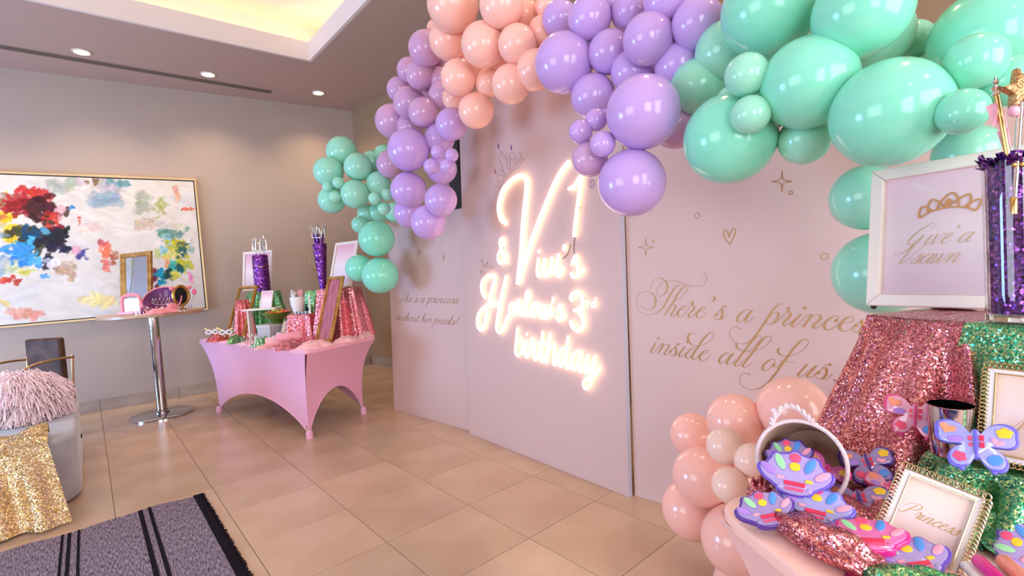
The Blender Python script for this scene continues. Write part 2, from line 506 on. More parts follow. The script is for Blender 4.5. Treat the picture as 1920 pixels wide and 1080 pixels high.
# --- large gold script, traced stroke by stroke. Each word: origin x, origin y, scale, strokes (and dots)
S1 = (1180, 500, .12035); S2 = (1340, 550, .15625); S3 = (1200, 610, .11458); S4 = (1360, 620, .125)
GOLD = [
 ("there's", S1, [
  [(800,280),(720,320),(660,400),(610,490),(550,600),(480,680),(400,730),(300,752),(200,725),(130,650),(108,560),(130,460),(200,400),(290,388),(370,430),(412,510),(400,600),(350,660),(280,672),(210,640),(178,605)],
  [(335,355),(345,290),(390,210),(470,175),(550,210),(595,290),(580,380),(530,440),(470,460),(425,410),(440,330),(510,255),(600,222),(700,215),(790,240),(880,280),(970,303),(1060,305),(1150,285),(1200,230),(1205,160),(1175,110),(1130,100)],
  [(695,535),(790,490),(870,410),(912,330),(890,300),(830,330),(760,420),(690,540),(620,650),(550,755)],
  [(600,690),(650,610),(700,590),(722,620),(690,690),(650,740),(660,770),(700,760),(750,710)],
  [(770,685),(850,665),(890,620),(870,605),(810,640),(760,710),(760,760),(800,780),(850,750),(910,670),(975,590)],
  [(985,550),(980,590),(1015,620),(1000,670),(940,730),(920,770),(945,795),(990,770),(1030,710)],
  [(1060,705),(1150,680),(1187,640),(1165,625),(1110,660),(1050,730),(1050,780),(1090,800),(1150,770),(1210,710)],
  [(1330,490),(1328,515),(1280,545)],
  [(1370,730),(1455,625),(1500,612)], [(1442,655),(1452,720),(1440,780),(1400,825),(1350,815),(1325,780),(1345,745)], [(1410,826),(1480,790),(1525,745)]],
  [(987,552,14,22),(1322,483,16,18),(1493,620,17,17),(1357,743,19,19)]),
 ('a', S2, [
  [(440,215),(400,195),(340,220),(280,280),(270,330),(300,345),(350,310),(400,250),(445,205)],
  [(452,205),(400,270),(370,320),(385,348),(430,325),(475,278)]], []),
 ('princess', S2, [
  [(830,130),(790,125),(730,165),(670,240),(600,350),(540,440),(480,520),(420,580),(350,605),(270,595),(200,540),(178,470),(210,415),(260,403),(320,432)],
  [(620,330),(680,260),(740,225),(770,250),(745,310),(690,365),(640,370),(618,345)],
  [(690,370),(760,330),(830,260),(880,205)],
  [(888,180),(880,210),(915,240),(890,290),(830,350),(830,385),(860,388),(910,350),(990,290),(1040,245)],
  [(1042,245),(980,310),(930,370),(940,400),(980,390),(1040,330)],
  [(1040,330),(1110,265),(1160,255),(1150,290),(1100,350),(1065,408)], [(1090,370),(1160,290),(1230,255),(1277,275),(1250,330),(1190,380),(1195,420),(1240,410),(1300,360)],
  [(1455,325),(1490,295),(1460,270),(1400,290),(1330,350),(1315,400),(1350,438),(1420,420),(1490,370)],
  [(1545,362),(1640,340),(1672,300),(1640,275),(1580,300),(1510,370),(1505,430),(1550,455),(1610,440),(1680,390)],
  [(1700,385),(1790,300)], [(1765,325),(1775,390),(1750,450),(1710,470),(1670,450),(1662,410),(1690,385)], [(1720,470),(1790,440),(1840,400)],
  [(1840,410),(1930,325)], [(1905,350),(1915,415),(1890,475),(1850,495),(1810,475),(1802,435),(1830,410)], [(1860,495),(1930,465),(1980,425)]],
  [(889,175,14,22),(1083,174,20,18),(1458,328,18,18),(1695,385,20,18),(1835,410,20,18)]),
 ('inside', S3, [
  [(262,285),(210,370),(175,430),(195,455),(250,420),(310,350)],
  [(310,350),(350,300),(377,310),(350,370),(295,462)], [(320,420),(400,330),(455,305),(477,335),(440,400),(400,450),(410,485),(450,475),(490,430)],
  [(500,430),(600,318),(640,305)], [(580,345),(592,420),(577,475),(535,505),(495,490),(480,450),(500,425)], [(550,500),(600,480),(640,450)],
  [(738,350),(680,420),(640,490),(650,520),(690,505),(745,450)],
  [(905,385),(870,370),(810,410),(755,480),(755,525),(790,540),(840,500),(905,400)],
  [(920,155),(890,122),(840,125),(795,165),(785,220),(820,290),(880,330),(960,335),(1060,310),(1150,250),(1205,180),(1205,130),(1170,115),(1100,155),(1020,250),(940,370),(870,480),(855,530),(880,557),(930,530),(980,480)],
  [(1020,478),(1100,450),(1125,415),(1095,403),(1040,430),(980,500),(975,550),(1015,582),(1080,560),(1145,495)]],
  [(303,210,16,18),(630,306,17,16),(503,422,18,18),(778,270,17,18)]),
 ('all', S3, [
  [(1480,470),(1440,445),(1380,470),(1310,540),(1300,600),(1335,628),(1400,580),(1470,500),(1532,460)],
  [(1532,460),(1470,530),(1420,610),(1440,643),(1500,615),(1560,560)],
  [(1760,420),(1850,370),(1960,250),(1990,200),(1960,170),(1900,190),(1830,260),(1700,430),(1590,580),(1545,640),(1570,668),(1630,640),(1690,560)],
  [(1575,300),(1590,360),(1660,410),(1800,425),(1930,400),(2060,330),(2150,220),(2120,175),(2040,205),(1960,290),(1830,460),(1720,600),(1680,660),(1710,688),(1780,660),(1838,597)]], []),
 ('of', S4, [
  [(748,440),(700,425),(620,470),(560,540),(570,590),(620,597),(690,540),(740,480),(748,440)],
  [(740,490),(720,530),(770,540),(820,510),(830,455),(850,450),(900,455),(1045,475)],
  [(825,260),(790,280),(800,330),(860,375),(940,380),(1050,355),(1160,290),(1240,200),(1245,150),(1200,130),(1130,160),(1040,250),(940,380),(840,520),(740,660),(640,780),(540,850),(420,885),(320,870),(240,810),(210,740),(230,670),(290,635),(340,640),(375,660)]], []),
 ('us', S4, [
  [(1228,500),(1160,580),(1095,650),(1110,685),(1170,670),(1250,600),(1372,520)],
  [(1372,520),(1300,600),(1230,670),(1245,700),(1300,690),(1360,640)],
  [(1400,630),(1510,515),(1580,505)], [(1507,550),(1522,620),(1490,690),(1430,725),(1370,705),(1350,660),(1385,635)], [(1440,728),(1540,710),(1610,650)]],
  [(1572,508,20,18),(1396,630,22,22),(1645,742,15,15)]),
]
for word, (ox, oy, sc), strokes, dots in GOLD:
    g = G()
    for k, st in enumerate(strokes):
        ribbon(g, [PC.loc(ox+x*sc, oy+y*sc) for x, y in st], 0.0017, 0.0082, 0.0015+0.0001*k)
    for (x, y, rx, ry) in dots:
        c = PC.loc(ox+x*sc, oy+y*sc); e = PC.loc(ox+(x+rx)*sc, oy+y*sc)
        r = abs(e[0]-c[0]); disc(g, c, r, r*1.15, 0.0022)
    g.build('lettering', m_gold_ink, PC.t, smooth=False)

# --- hearts, sparkles and rings printed round the script
def art(panel, strokes, w, name='line_art', m=m_gold_ink, closed=False, k=6):
    g = G()
    for q, st in enumerate(strokes):
        ribbon(g, [panel.loc(x, y) for x, y in st], w, w, 0.0014+0.0001*q, k, closed, True)
    return g.build(name, m, panel.t, smooth=False)
def spark(c, rx, ry): return [[(c[0], c[1]-ry), (c[0]+rx*.13, c[1]-ry*.18), (c[0]+rx, c[1]), (c[0]+rx*.13, c[1]+ry*.18), (c[0], c[1]+ry), (c[0]-rx*.13, c[1]+ry*.18), (c[0]-rx, c[1]), (c[0]-rx*.13, c[1]-ry*.18), (c[0], c[1]-ry)]]
def circ(c, r, ry=None): ry = ry or r; return [[(c[0]+r*math.cos(a*PI/5), c[1]+ry*math.sin(a*PI/5)) for a in range(11)]]
art(PC, spark((1211, 464), 15, 17), 0.003, 'sparkle', k=3)
art(PC, spark((1466.5, 340), 20, 20), 0.003, 'sparkle', k=3)
for c, r, ry in (((1172, 468), 2.2, 3), ((1225.5, 452.5), 2.2, 2.2), ((1307.5, 404.5), 4.4, 5), ((1483, 361.5), 3.4, 3.4), ((1546, 481), 7, 6)):
    art(PC, circ(c, r, ry), 0.0032, 'ring')
def heart(c, s): return [[(c[0]+x*s, c[1]+y*s) for x, y in ((.1,1),(-.5,.3),(-.75,-.4),(-.55,-.75),(-.25,-.5),(-.05,.1),(.1,-.4),(.5,-.95),(.75,-.75),(.6,-.1),(.3,.5),(.1,1))]]
art(PC, heart((1368, 443), 15.5), 0.0042, 'heart')
art(PC, heart((1571, 399), 17), 0.0045, 'heart')

# --- a plain slanted script for the small lettering
FONT = {
 'a': (.95, [[(.72,.8),(.45,1),(.12,.62),(.08,.2),(.3,0),(.6,.35),(.78,.95)], [(.78,.95),(.68,.25),(.8,0),(1.0,.2)]]),
 'c': (.75, [[(.65,.75),(.55,1),(.2,.7),(.08,.25),(.3,0),(.6,.12),(.8,.35)]]),
 'e': (.72, [[(.15,.45),(.5,.6),(.55,.92),(.35,1),(.1,.5),(.15,.08),(.4,0),(.75,.3)]]),
 'h': (.95, [[(.0,.3),(.35,1.2),(.5,1.9),(.38,2.1),(.25,1.6),(.1,0)], [(.15,.4),(.4,.9),(.6,.95),(.62,.6),(.6,.1),(.75,0),(1.0,.3)]]),
 'i': (.5, [[(.2,.95),(.12,.2),(.25,0),(.5,.25)], [(.28,1.35),(.3,1.45)]]),
 'l': (.5, [[(-.05,.3),(.3,1.2),(.45,1.9),(.33,2.1),(.2,1.5),(.12,.2),(.25,0),(.5,.25)]]),
 'n': (.95, [[(.1,.9),(.15,.8),(.08,0)], [(.12,.4),(.4,.9),(.6,.95),(.62,.6),(.58,.1),(.72,0),(1.0,.3)]]),
 'o': (.8, [[(.5,1),(.15,.7),(.1,.2),(.35,0),(.65,.3),(.65,.8),(.45,1),(.5,.85),(.9,.8)]]),
 'p': (.85, [[(.2,1.2),(.15,.3),(.0,-1.0)], [(.12,.2),(.3,.85),(.55,1),(.68,.7),(.55,.15),(.3,0),(.12,.15)]]),
 'r': (.65, [[(.05,.3),(.25,1.1),(.32,.9),(.55,.85),(.45,.3),(.5,.0),(.7,.2)]]),
 's': (.65, [[(.0,.1),(.4,1.05),(.5,.5),(.4,.05),(.15,0),(.1,.2)], [(.4,.03),(.7,.3)]]),
 't': (.55, [[(.3,1.6),(.15,.3),(.25,0),(.55,.25)], [(.0,1.05),(.5,1.1)]]),
 'u': (.95, [[(.1,.95),(.08,.25),(.25,0),(.5,.3),(.68,.95)], [(.68,.95),(.6,.25),(.75,0),(1.0,.25)]]),
 'v': (.8, [[(.05,.85),(.15,.95),(.15,.3),(.25,0),(.55,.4),(.65,1.0),(.85,.9)]]),
 'w': (1.15, [[(.1,.95),(.06,.25),(.2,0),(.45,.4),(.55,.95),(.5,.25),(.65,0),(.9,.4),(1.0,.95),(1.15,.85)]]),
 'S': (1.15, [[(-.3,.2),(.1,0),(.6,.5),(.7,1.1),(.45,1.5),(.5,1.95),(.9,2.1),(1.0,1.8)]]),
 'G': (1.5, [[(1.2,1.6),(1.3,1.95),(.9,2.1),(.3,1.4),(.1,.6),(.3,.1),(.7,.4),(1.05,1.0),(.9,.2),(.4,-.7),(-.2,-.9),(-.3,-.5)]]),
 'V': (1.2, [[(.1,1.8),(.3,2.05),(.35,1.4),(.3,.3),(.4,0),(.8,.6),(1.3,1.9)]]),
 'P': (1.4, [[(.6,1.9),(.45,1.0),(.2,.1),(-.2,0),(-.3,.4)], [(-.3,1.2),(-.1,1.8),(.6,2.1),(1.2,1.8),(1.1,1.2),(.6,.95),(.4,1.1)]]),
 'M': (1.8, [[(-.2,.3),(.0,.0),(.3,.6),(.6,2.0),(.65,1.0),(.6,.1),(1.1,1.4),(1.3,2.0),(1.25,.8),(1.35,0),(1.7,.3)]]),
 "'": (.4, [[(.4,1.9),(.4,1.7),(.3,1.5)]]),
 '!': (.6, [[(.6,2.0),(.35,1.2),(.2,.5)], [(.1,.1),(.12,.0)]]),
 '.': (.4, [[(.1,.05),(.12,.0)]]),
 '`': (0, [[(-.3,1.7),(-.1,1.4)]]),
}
def text_width(s): return sum(.55 if c == ' ' else FONT[c][0] for c in s)
def write(g, s, org, ex, ey, slant, wmin, wmax, z):
    """org 2-D, ex/ey 2-D vectors of one x-height unit along and up"""
    x = 0; k = 0
    for c in s:
        if c == ' ': x += .55; continue
        adv, strokes = FONT[c]
        for st in strokes:
            pts = [(org[0]+ex[0]*(x+px+py*slant)+ey[0]*py, org[1]+ex[1]*(x+px+py*slant)+ey[1]*py) for px, py in st]
            ribbon(g, pts, wmin, wmax, z+0.00005*(k % 12), 4); k += 1
        x += adv
def write_px(panel, s, p0, p1, xh_px, slant, wmin, wmax, name='lettering', m=m_gold_ink):
    """baseline from pixel p0 to p1 on a panel"""
    a = panel.loc(*p0); b = panel.loc(*p1); w = text_width(s)
    ex = ((b[0]-a[0])/w, (b[1]-a[1])/w)
    c = panel.loc(p0[0], p0[1]-xh_px); h = math.hypot(c[0]-a[0], c[1]-a[1])
    g = G(); write(g, s, a, ex, (0, h), slant, wmin, wmax, 0.0015); g.build(name, m, panel.t, smooth=False)
write_px(PA, "She's a princess", (749, 566), (858, 569), 8.0, 0.35, 0.0022, 0.006)
write_px(PA, "without her pearls!", (744, 600), (857, 610), 7.5, 0.35, 0.0022, 0.006)
art(PA, spark((785, 473), 7, 10)+[[(782, 466), (790, 480)], [(791, 465), (780, 481)]], 0.0028, 'sparkle', k=3)
art(PA, spark((832, 483), 4, 8), 0.0025, 'sparkle', k=3)

# --- tiaras drawn on the neon panel
def Z(ox, oy, sc, st): return [[(ox+x*sc, oy+y*sc) for x, y in s] for s in st]
T1 = Z(900, 260, .1111, [[(245,1070),(270,960),(340,820),(430,650),(520,530),(640,410),(800,315)], [(265,960),(330,850),(440,690),(530,570),(660,450),(770,350)],
 [(430,640),(350,400),(335,300),(375,240),(430,330),(480,520),(490,540)], [(500,530),(520,350),(490,280),(530,240),(590,260),(640,390)], [(520,460),(500,400),(560,310),(610,420),(580,430),(570,360),(600,330)],
 [(650,380),(690,300),(660,250),(690,235),(720,300),(700,350),(670,320)], [(420,650),(400,560),(340,530),(290,580),(300,690),(360,740),(380,700),(400,640),(350,600),(310,640)],
 [(440,260),(480,380),(510,260)], [(270,870),(275,760),(310,710),(340,790),(310,850),(300,800),(330,790)], [(250,950),(245,900),(270,880),(290,900)], [(345,190),(375,245)], [(800,315),(815,240)]])
art(PB, T1, 0.0022, 'tiara_drawing', m_line_ink, k=4)
m_jewel = mat('violet_jewel_ink', (140, 92, 150), 0.5); m_jewel2 = mat('rose_jewel_ink', (190, 100, 105), 0.5)
for (x, y, mm) in ((934.5, 274, m_jewel), (959, 277, m_jewel), (928.5, 322, m_jewel2)):
    c = PB.loc(x, y); g = G(); disc(g, c, 0.008, 0.021, 0.002, 12, 0.1); g.build('jewel_drawing', mm, PB.t, smooth=False)
T2 = Z(890, 440, .07407, [[(190,1060),(260,1000),(330,920),(430,850),(540,825)], [(190,700),(195,800),(220,940),(260,960),(270,860),(230,760),(290,830),(310,900)], [(220,720),(300,790)], [(310,850),(330,760),(370,850)], [(330,690),(330,760)], [(390,860),(410,780),(450,790),(430,850)], [(160,940),(180,1060)], [(200,960),(250,970),(210,1030)]])
art(PB, T2, 0.002, 'tiara_drawing', m_line_ink, k=3)
for (x, y, rx, ry) in ((904, 489, .006, .012), (914.5, 493, .006, .013), (902, 509.5, .008, .010)):
    g = G(); disc(g, PB.loc(x, y), rx, ry, 0.002); g.build('jewel_drawing', m_line_ink, PB.t, smooth=False)
m_logo = mat('purple_logo', (120, 80, 150), 0.5)
art(PB, circ((1109, 344.5), 5.5, 8)+[[(1112, 339), (1107, 342), (1111, 346), (1106, 350)]], 0.003, 'round_logo', m_logo, k=4)

# ------------------------------------------------------------------ neon signs
m_neon = mat('neon_tube', (255, 246, 232), 0.4, emit=(255, 226, 186), estr=3.0)
m_wire = mat('neon_wire', (95, 70, 60), 0.5)
NZ1 = (840, 240, .2408); NZ2 = (890, 440, .07407); NZ3 = (990, 440, .08333); NZ4 = (890, 500, .1296); NZ5 = (1000, 530, .10182); NZ6 = (950, 600, .12962)
NEON = [
 ('white neon numeral one beside the large V', [(NZ1, 0.0135, [[(958,478),(1000,455),(1035,400),(1058,368)], [(1058,368),(1045,480),(1025,620),(1010,740),(1000,850)]])]),
 ('white neon name beginning with a tall looping V', [(NZ1, 0.0175, [[(465,745),(430,715),(412,640),(418,570),(450,480),(510,410),(570,375),(615,385),(632,430),(625,520),(610,660),(598,800),(588,950),(572,1100),(560,1215)],
    [(560,1215),(585,1120),(618,1020),(660,900),(720,740),(790,570),(850,430),(900,340),(960,265)]]),
   (NZ3, 0.0105, [[(285,530),(265,700),(255,850),(280,940),(325,910),(375,780),(420,640),(430,530)], [(430,530),(410,700),(400,850),(440,940),(495,880),(545,770),(578,640),(580,500)],
    [(580,500),(560,780),(545,850),(595,880),(650,800),(700,650),(735,430)], [(735,430),(710,640),(690,800),(700,920),(745,945),(795,870),(830,720)], [(298,345),(292,410)],
    [(1030,700),(1060,590),(1135,465),(1145,600),(1165,740),(1175,850),(1150,920),(1090,960),(1040,930),(1015,850)], [(1150,925),(1225,880),(1285,810),(1295,750)]]),
   (NZ3, 0.014, [[(872,230),(872,300),(862,360)]])]),
 ('small white neon ampersand beside the V', [(NZ2, 0.0095, [[(870,740),(800,570),(725,390),(690,250),(690,150),(740,90),(790,130),(790,220),(740,330),(680,430),(640,540),(650,660),(700,730),(760,700),(830,580),(862,470)]])]),
 ('white neon name beginning with a looping capital H', [(NZ4, 0.0135, [[(190,445),(150,400),(130,310),(140,220),(190,150),(250,125),(310,140),(315,200),(290,300),(250,460),(215,620),(190,780),(160,870),(120,915),(80,870),(68,780),(90,680),(150,600),(230,555),(310,540),(385,530)],
    [(490,130),(460,250),(420,430),(380,650),(350,830),(355,910),(390,950),(440,900),(480,800),(510,720),(540,690)]]),
   (NZ4, 0.0097, [[(600,535),(555,530),(530,600),(535,670),(560,690),(590,640),(608,540),(598,640),(605,692),(635,670),(655,560),(660,475),(690,560),(682,650),(705,702),(740,670),(785,530),(812,400),(797,350),(772,400),(767,560),(770,680),(795,712),(830,660)]]),
   (NZ5, 0.0097, [[(62,368),(20,450),(15,580),(45,630),(92,560),(100,440),(62,368),(110,400)], [(180,390),(165,520),(160,620),(190,650),(230,560),(262,410),(247,560),(252,640),(280,655),(330,560),(357,410),(342,540),(362,600),(402,568)],
    [(405,265),(405,320),(385,370)], [(470,550),(490,480),(537,405),(547,500),(560,620),(545,680),(510,700),(475,660),(470,600)], [(547,685),(590,640),(622,585)]])]),
 ('white neon 3rd with a large curled three', [(NZ5, 0.0135, [[(755,325),(732,280),(750,220),(820,180),(900,210),(950,290),(955,380),(920,460),(860,505),(790,512)], [(860,512),(920,580),(960,690),(960,790),(920,860),(850,880),(780,830),(737,760),(735,690)]]),
   (NZ5, 0.0042, [[(1040,330),(1043,455)], [(1043,385),(1060,350),(1080,350)], [(1165,370),(1125,360),(1110,410),(1130,452),(1160,430),(1180,330),(1187,265)], [(1187,265),(1182,455)]])]),
 ('white neon word birthday in script with looped y', [(NZ6, 0.0095, [[(190,100),(175,230),(160,380),(160,470),(195,520),(240,470),(262,360),(250,295),(210,290),(175,350)],
    [(250,480),(300,430),(327,290)], [(327,290),(310,420),(305,500),(325,540),(360,480),(390,360),(402,250)], [(325,185),(322,222)], [(402,250),(420,330),(440,375),(425,470),(430,560),(460,570),(490,500),(530,400)],
    [(550,160),(540,300),(525,450),(525,570),(555,597),(595,530)], [(490,330),(585,342)], [(655,180),(640,330),(615,500),(602,620)], [(615,490),(660,390),(710,370),(730,420),(715,540),(705,620),(725,645),(765,580)],
    [(880,412),(830,410),(790,500),(785,600),(810,665),(850,610),(890,470)], [(922,230),(900,430),(885,600),(895,690),(930,690),(965,610)],
    [(1120,485),(1060,450),(1000,500),(970,600),(980,690),(1005,715),(1050,650),(1092,520)], [(1092,520),(1075,640),(1080,720),(1105,740),(1145,680)],
    [(1200,490),(1185,600),(1170,720),(1190,770),(1230,720),(1280,600),(1310,510)], [(1310,510),(1290,640),(1255,800),(1240,920),(1210,980),(1165,985),(1140,930),(1160,860),(1240,830),(1310,790),(1360,730),(1387,675)]])]),
]
for label, sets in NEON:
    t = thing('neon_sign', label, 'neon sign', mtx=PB.m)
    for (ox, oy, sc), r, strokes in sets:
        for st in strokes:
            P = [(*PB.loc(ox+x*sc, oy+y*sc), 0.020) for x, y in st]
            G().tube(smooth_path(P, 6), r*0.82, 8).build('neon_tube', m_neon, t)
    # stand-off peg that carries the tubes
    (ox, oy, sc), r, strokes = sets[0]
    for st in strokes[:2]:
        x, y = st[len(st)//2]; q = PB.loc(ox+x*sc, oy+y*sc)
        G().tube([(q[0], q[1], 0.0), (q[0], q[1], 0.018)], 0.004, 6).build('standoff', m_wire, t)
t = thing('neon_wire', 'thin dark wire hanging from the neon numeral one', 'wire', mtx=PB.m)
G().tube(smooth_path([(*PB.loc(990+x*.08333, 440+y*.08333), 0.006) for x, y in ((1070,60),(1062,110),(1045,250),(1050,430))], 4), 0.0022, 6).build('wire', m_wire, t)
t = thing('neon_wire', 'thin dark wire curling below the neon apostrophe', 'wire', mtx=PB.m)
G().tube(smooth_path([(*PB.loc(990+x*.08333, 440+y*.08333), 0.006) for x, y in ((950,230),(960,270),(900,440),(785,545))], 4), 0.0022, 6).build('wire', m_wire, t)

# ------------------------------------------------------------------ balloons
m_lav = mat('lavender_latex', (196, 160, 222), 0.16, spec=0.5, sss=0.15)
m_lav2 = mat('mauve_latex', (205, 160, 200), 0.16, spec=0.5, sss=0.15)
m_pink = mat('blush_latex', (253, 194, 180), 0.18, spec=0.5, sss=0.15)
m_pale = mat('pale_blush_latex', (253, 215, 199), 0.18, spec=0.5, sss=0.15)
m_mint = mat('mint_latex', (136, 222, 192), 0.16, spec=0.5, sss=0.15)
m_mint2 = mat('pale_mint_latex', (155, 222, 195), 0.16, spec=0.5, sss=0.15)
BMESH = {}
def balloon_mesh(m):
    if m.name in BMESH: return BMESH[m.name]
    g = G(); seg, rings = 40, 26
    def prof(t):                     # pear: rounder crown (+z), drawn in toward the neck (-z)
        a = PI*t; r = math.sin(a); z = -math.cos(a)
        if z < 0: r *= 1-0.10*(-z)**2.2; z *= 1.07
        return r, z
    pr = [prof(j/rings) for j in range(1, rings)]
    g.lathe([(0.03, -1.075)]+pr+[(0.002, 1.0)], seg)
    body = g.mesh('balloon', m, True, 80)
    k = G().lathe([(0.028, -1.06), (0.05, -1.10), (0.035, -1.125), (0.06, -1.16), (0.085, -1.185), (0.06, -1.18), (0.0, -1.15)], 14).mesh('knot', m, True, 80)
    BMESH[m.name] = (body, k); return BMESH[m.name]
rng = random.Random(7)
XP = 2.20
BALL = []
def balloon(x, y, ry, m, layer, label, group, dmax=None, knot=None):
    """x, y, ry: centre and half height in the photograph; layer: metres in front of the backdrop plane"""
    rv = ray(x, y); d = (XP-layer-CAM.x)/rv.x
    if dmax and d > dmax: d = dmax - layer*0.8
    BALL.append(dict(rv=rv, d=d, k=ry/F_PX*0.985, m=m, label=label, group=group, knot=knot))
def settle():
    """slide balloons that hang free along their sight line until they press on a neighbour"""
    def gap(i, d):
        b = BALL[i]; c = CAM+b['rv']*d; r = b['k']*d
        return min((c-(CAM+q['rv']*q['d'])).length-r-q['k']*q['d'] for j, q in enumerate(BALL) if j != i)
    for _ in range(40):
        moved = False
        for i, b in enumerate(BALL):
            g0 = gap(i, b['d'])
            if g0 > -0.018:
                g1, g2 = gap(i, b['d']*1.008), gap(i, b['d']*0.992)
                if min(g1, g2) < g0: b['d'] *= 1.008 if g1 < g2 else 0.992; moved = True
        if not moved: break
def blow():
    for b in BALL:
        c = CAM+b['rv']*b['d']; r = b['k']*b['d']
        body, k = balloon_mesh(b['m'])
        o = bpy.data.objects.new('balloon', body); COL.objects.link(o); tag(o, b['label'], 'balloon', b['group'])
        # the neck points into the garland, away from the viewer; one shows its knot
        if b['knot'] is not None: ax = -((CAM-c).normalized() + RIGHT*b['knot'][0] + DOWN*b['knot'][1]).normalized()
        else: ax = (b['rv'].normalized()*-0.8 + Vector((rng.uniform(-.6, .6), rng.uniform(-.6, .6), rng.uniform(-.4, .6)))).normalized()
        o.location = c; o.rotation_mode = 'QUATERNION'; o.rotation_quaternion = ax.to_track_quat('Z', 'Y'); o.scale = (r, r, r)
        ch = bpy.data.objects.new('knot', k); COL.objects.link(ch); ch.parent = o
def batch(rows, m, label, group, dmax=None):
    for row in rows:
        x, y, r, layer = row[:4]; kw = row[4] if len(row) > 4 else {}
        mm = kw.pop('m', m)
        balloon(x, y, r, mm, layer, label, group, dmax=dmax, **kw)

# mint end of the garland, over the far table
batch([(641,284.5,29,.30),(616,322,28,.34),(671.6,313,26.5,.36),(665.6,364,27,.38),(622,375,25.5,.22),(698.5,303,21,.14),(719.7,290,19,.08),(710,345,24,.16),
       (688,400,18,.08),(711,398,21,.06),(741,398,20,.06),(676,421,17,.14)], m_mint2, 'medium mint balloon at the tail of the garland above the far gift table', 'mint tail balloons', dmax=4.75)
batch([(706,447.5,34,.26),(713,516.5,34.5,.26),(674,503,26,.10)], m_mint, 'round mint balloon hanging at the lowest end of the garland tail', 'lowest mint tail balloons', dmax=4.7)
batch([(634,342.5,11,.52),(615,351,11,.52),(627.7,369.5,11.5,.52),(702.7,372,12.2,.36),(726,365.5,12.2,.36),(720,391,12.5,.38)], m_mint2, 'tiny mint balloon tied in a trio on the garland tail', 'tiny mint tail balloons', dmax=4.8)
# lavender column left of the neon panel
batch([(798.5,90.7,33,.30),(768,132,24,.18),(788,140,28,.28),(830,119,18,.08),(824,149,23,.16),(749,168,24,.18),(767,193,30,.28),(800,174,15,.10),(829,179,26,.18),(794,211,28.5,.40),
       (735,227,32,.18),(769,238,25,.20),(732.5,308,27,.12)], m_lav2, 'mauve balloon in the upper column left of the neon panel', 'mauve column balloons', dmax=4.7)
batch([(846.6,233,30.5,.34),(824,260,29,.20),(766,281,40,.38),(828,317,29,.16),(766,356,34,.36),(826.6,375,31,.38),(768,398,30,.30),(803,417,33,.36)],
      m_lav, 'lavender balloon in the lower column left of the neon panel', 'lavender column balloons', dmax=4.7)
batch([(821,285,13.6,.46),(847,291,13,.42),(809,312,15.2,.46),(839,312,14.6,.46)], m_lav, 'tiny lavender balloon in the four-balloon rosette on the left column', 'tiny lavender rosette', dmax=4.7)
# blush crown
batch([(849.6,8.5,49.5,.46),(940,10,42,.46),(841,75,37,.38),(906,84,42,.44),(970,83.5,37,.40),(986,25,27,.24),(1026,10,24,.26),(1020,58,29,.28),(860,146,34.5,.42),(915.6,156,26,.28),
       (958,158,37,.40),(1005,131,38,.34),(892.6,207,34,.36),(854,184,25,.26),(814,52,14,.22),(938,118,26,.18),(880,118,30,.16),(1000,95,28,.16)], m_pink,
      'blush pink balloon at the crown of the garland above the neon sign', 'blush crown balloons')
# lavender swag over the panel seam
batch([(1050,35,34,.36),(1105.6,35,41,.44),(1058,118.6,56,.48),(1143,98,41,.40),(1181,22,36,.34),(1216,73,48,.46),(1250,0,43,.42),(1308,44,48,.40),(1185,134,40,.38),(1273,121,45,.36),
       (1112,181,42,.44),(1147,5,22,.22),(1300,-4,24,.26),(1240,150,34,.16),(1090,80,30,.18)], m_lav, 'lavender balloon in the swag above the panel seam', 'lavender swag balloons')
balloon(1205.5, 211, 69, m_lav, .62, 'largest lavender balloon, above the other big one at the panel seam', None)
balloon(1184.5, 343, 63.5, m_lav, .62, 'big lavender balloon hanging lowest at the panel seam beside the neon numeral', None)
batch([(1268,233,46,.34),(1106,298,34,.50)], m_lav2, 'mauve balloon tucked behind the large lavender drop balloons', 'tucked mauve balloons')
batch([(1117.6,225,21,.66),(1089,247,22.5,.66),(1130,270,24,.68),(1136,214,13,.50)], m_lav, 'tiny lavender balloon in the trio beside the large drop balloons', 'tiny lavender seam balloons')
# mint sweep at the right
for row, lab in (((1442,19,86,.52), 'very large mint balloon next to the lavender swag at the top'), ((1615,22,84,.56), 'very large mint balloon at the top between two other giants'),
                 ((1368,260,84,.54), 'very large mint balloon hanging over the sparkle on the gold script panel'), ((1515,156,84.5,.58), 'very large mint balloon touching the small mint rosette'),
                 ((1667,213,99,.60), 'largest mint balloon, just above the big white frame'), ((1856,72,96,.36), 'very large mint balloon behind the star wand')):
    balloon(*row[:3], m_mint, row[3], lab, None)
batch([(1361,96,56,.38),(1310,162,52,.38),(1508,262,46,.32),(1640,66,64,.34),(1710,78,38,.20),(1625,370,62,.28),(1648,512,78,.22),(1815,290,56,.26),(1470,100,50,.22),(1580,110,50,.22),(1410,200,40,.24),(1745,150,50,.2)],
      m_mint2, 'mint balloon tucked between the large ones of the right sweep', 'tucked mint balloons')
batch([(1400,140.5,40,.66),(1407,215,36,.68),(1370,186,25,.56),(1449,228,17,.50)], m_mint2, 'small mint balloon in the rosette beside the largest mint balloons', 'small mint rosette')
balloon(1828, 115, 50, m_mint, .58, 'small mint balloon resting on the very large one behind the star wand', None)
balloon(1804, 209.5, 42, m_mint, .66, 'small mint balloon with its knot showing, above the big white frame', None, knot=(-.45, .5))
balloon(1889, 153, 46, m_mint, .50, 'small mint balloon behind the silver tipped wand', None)
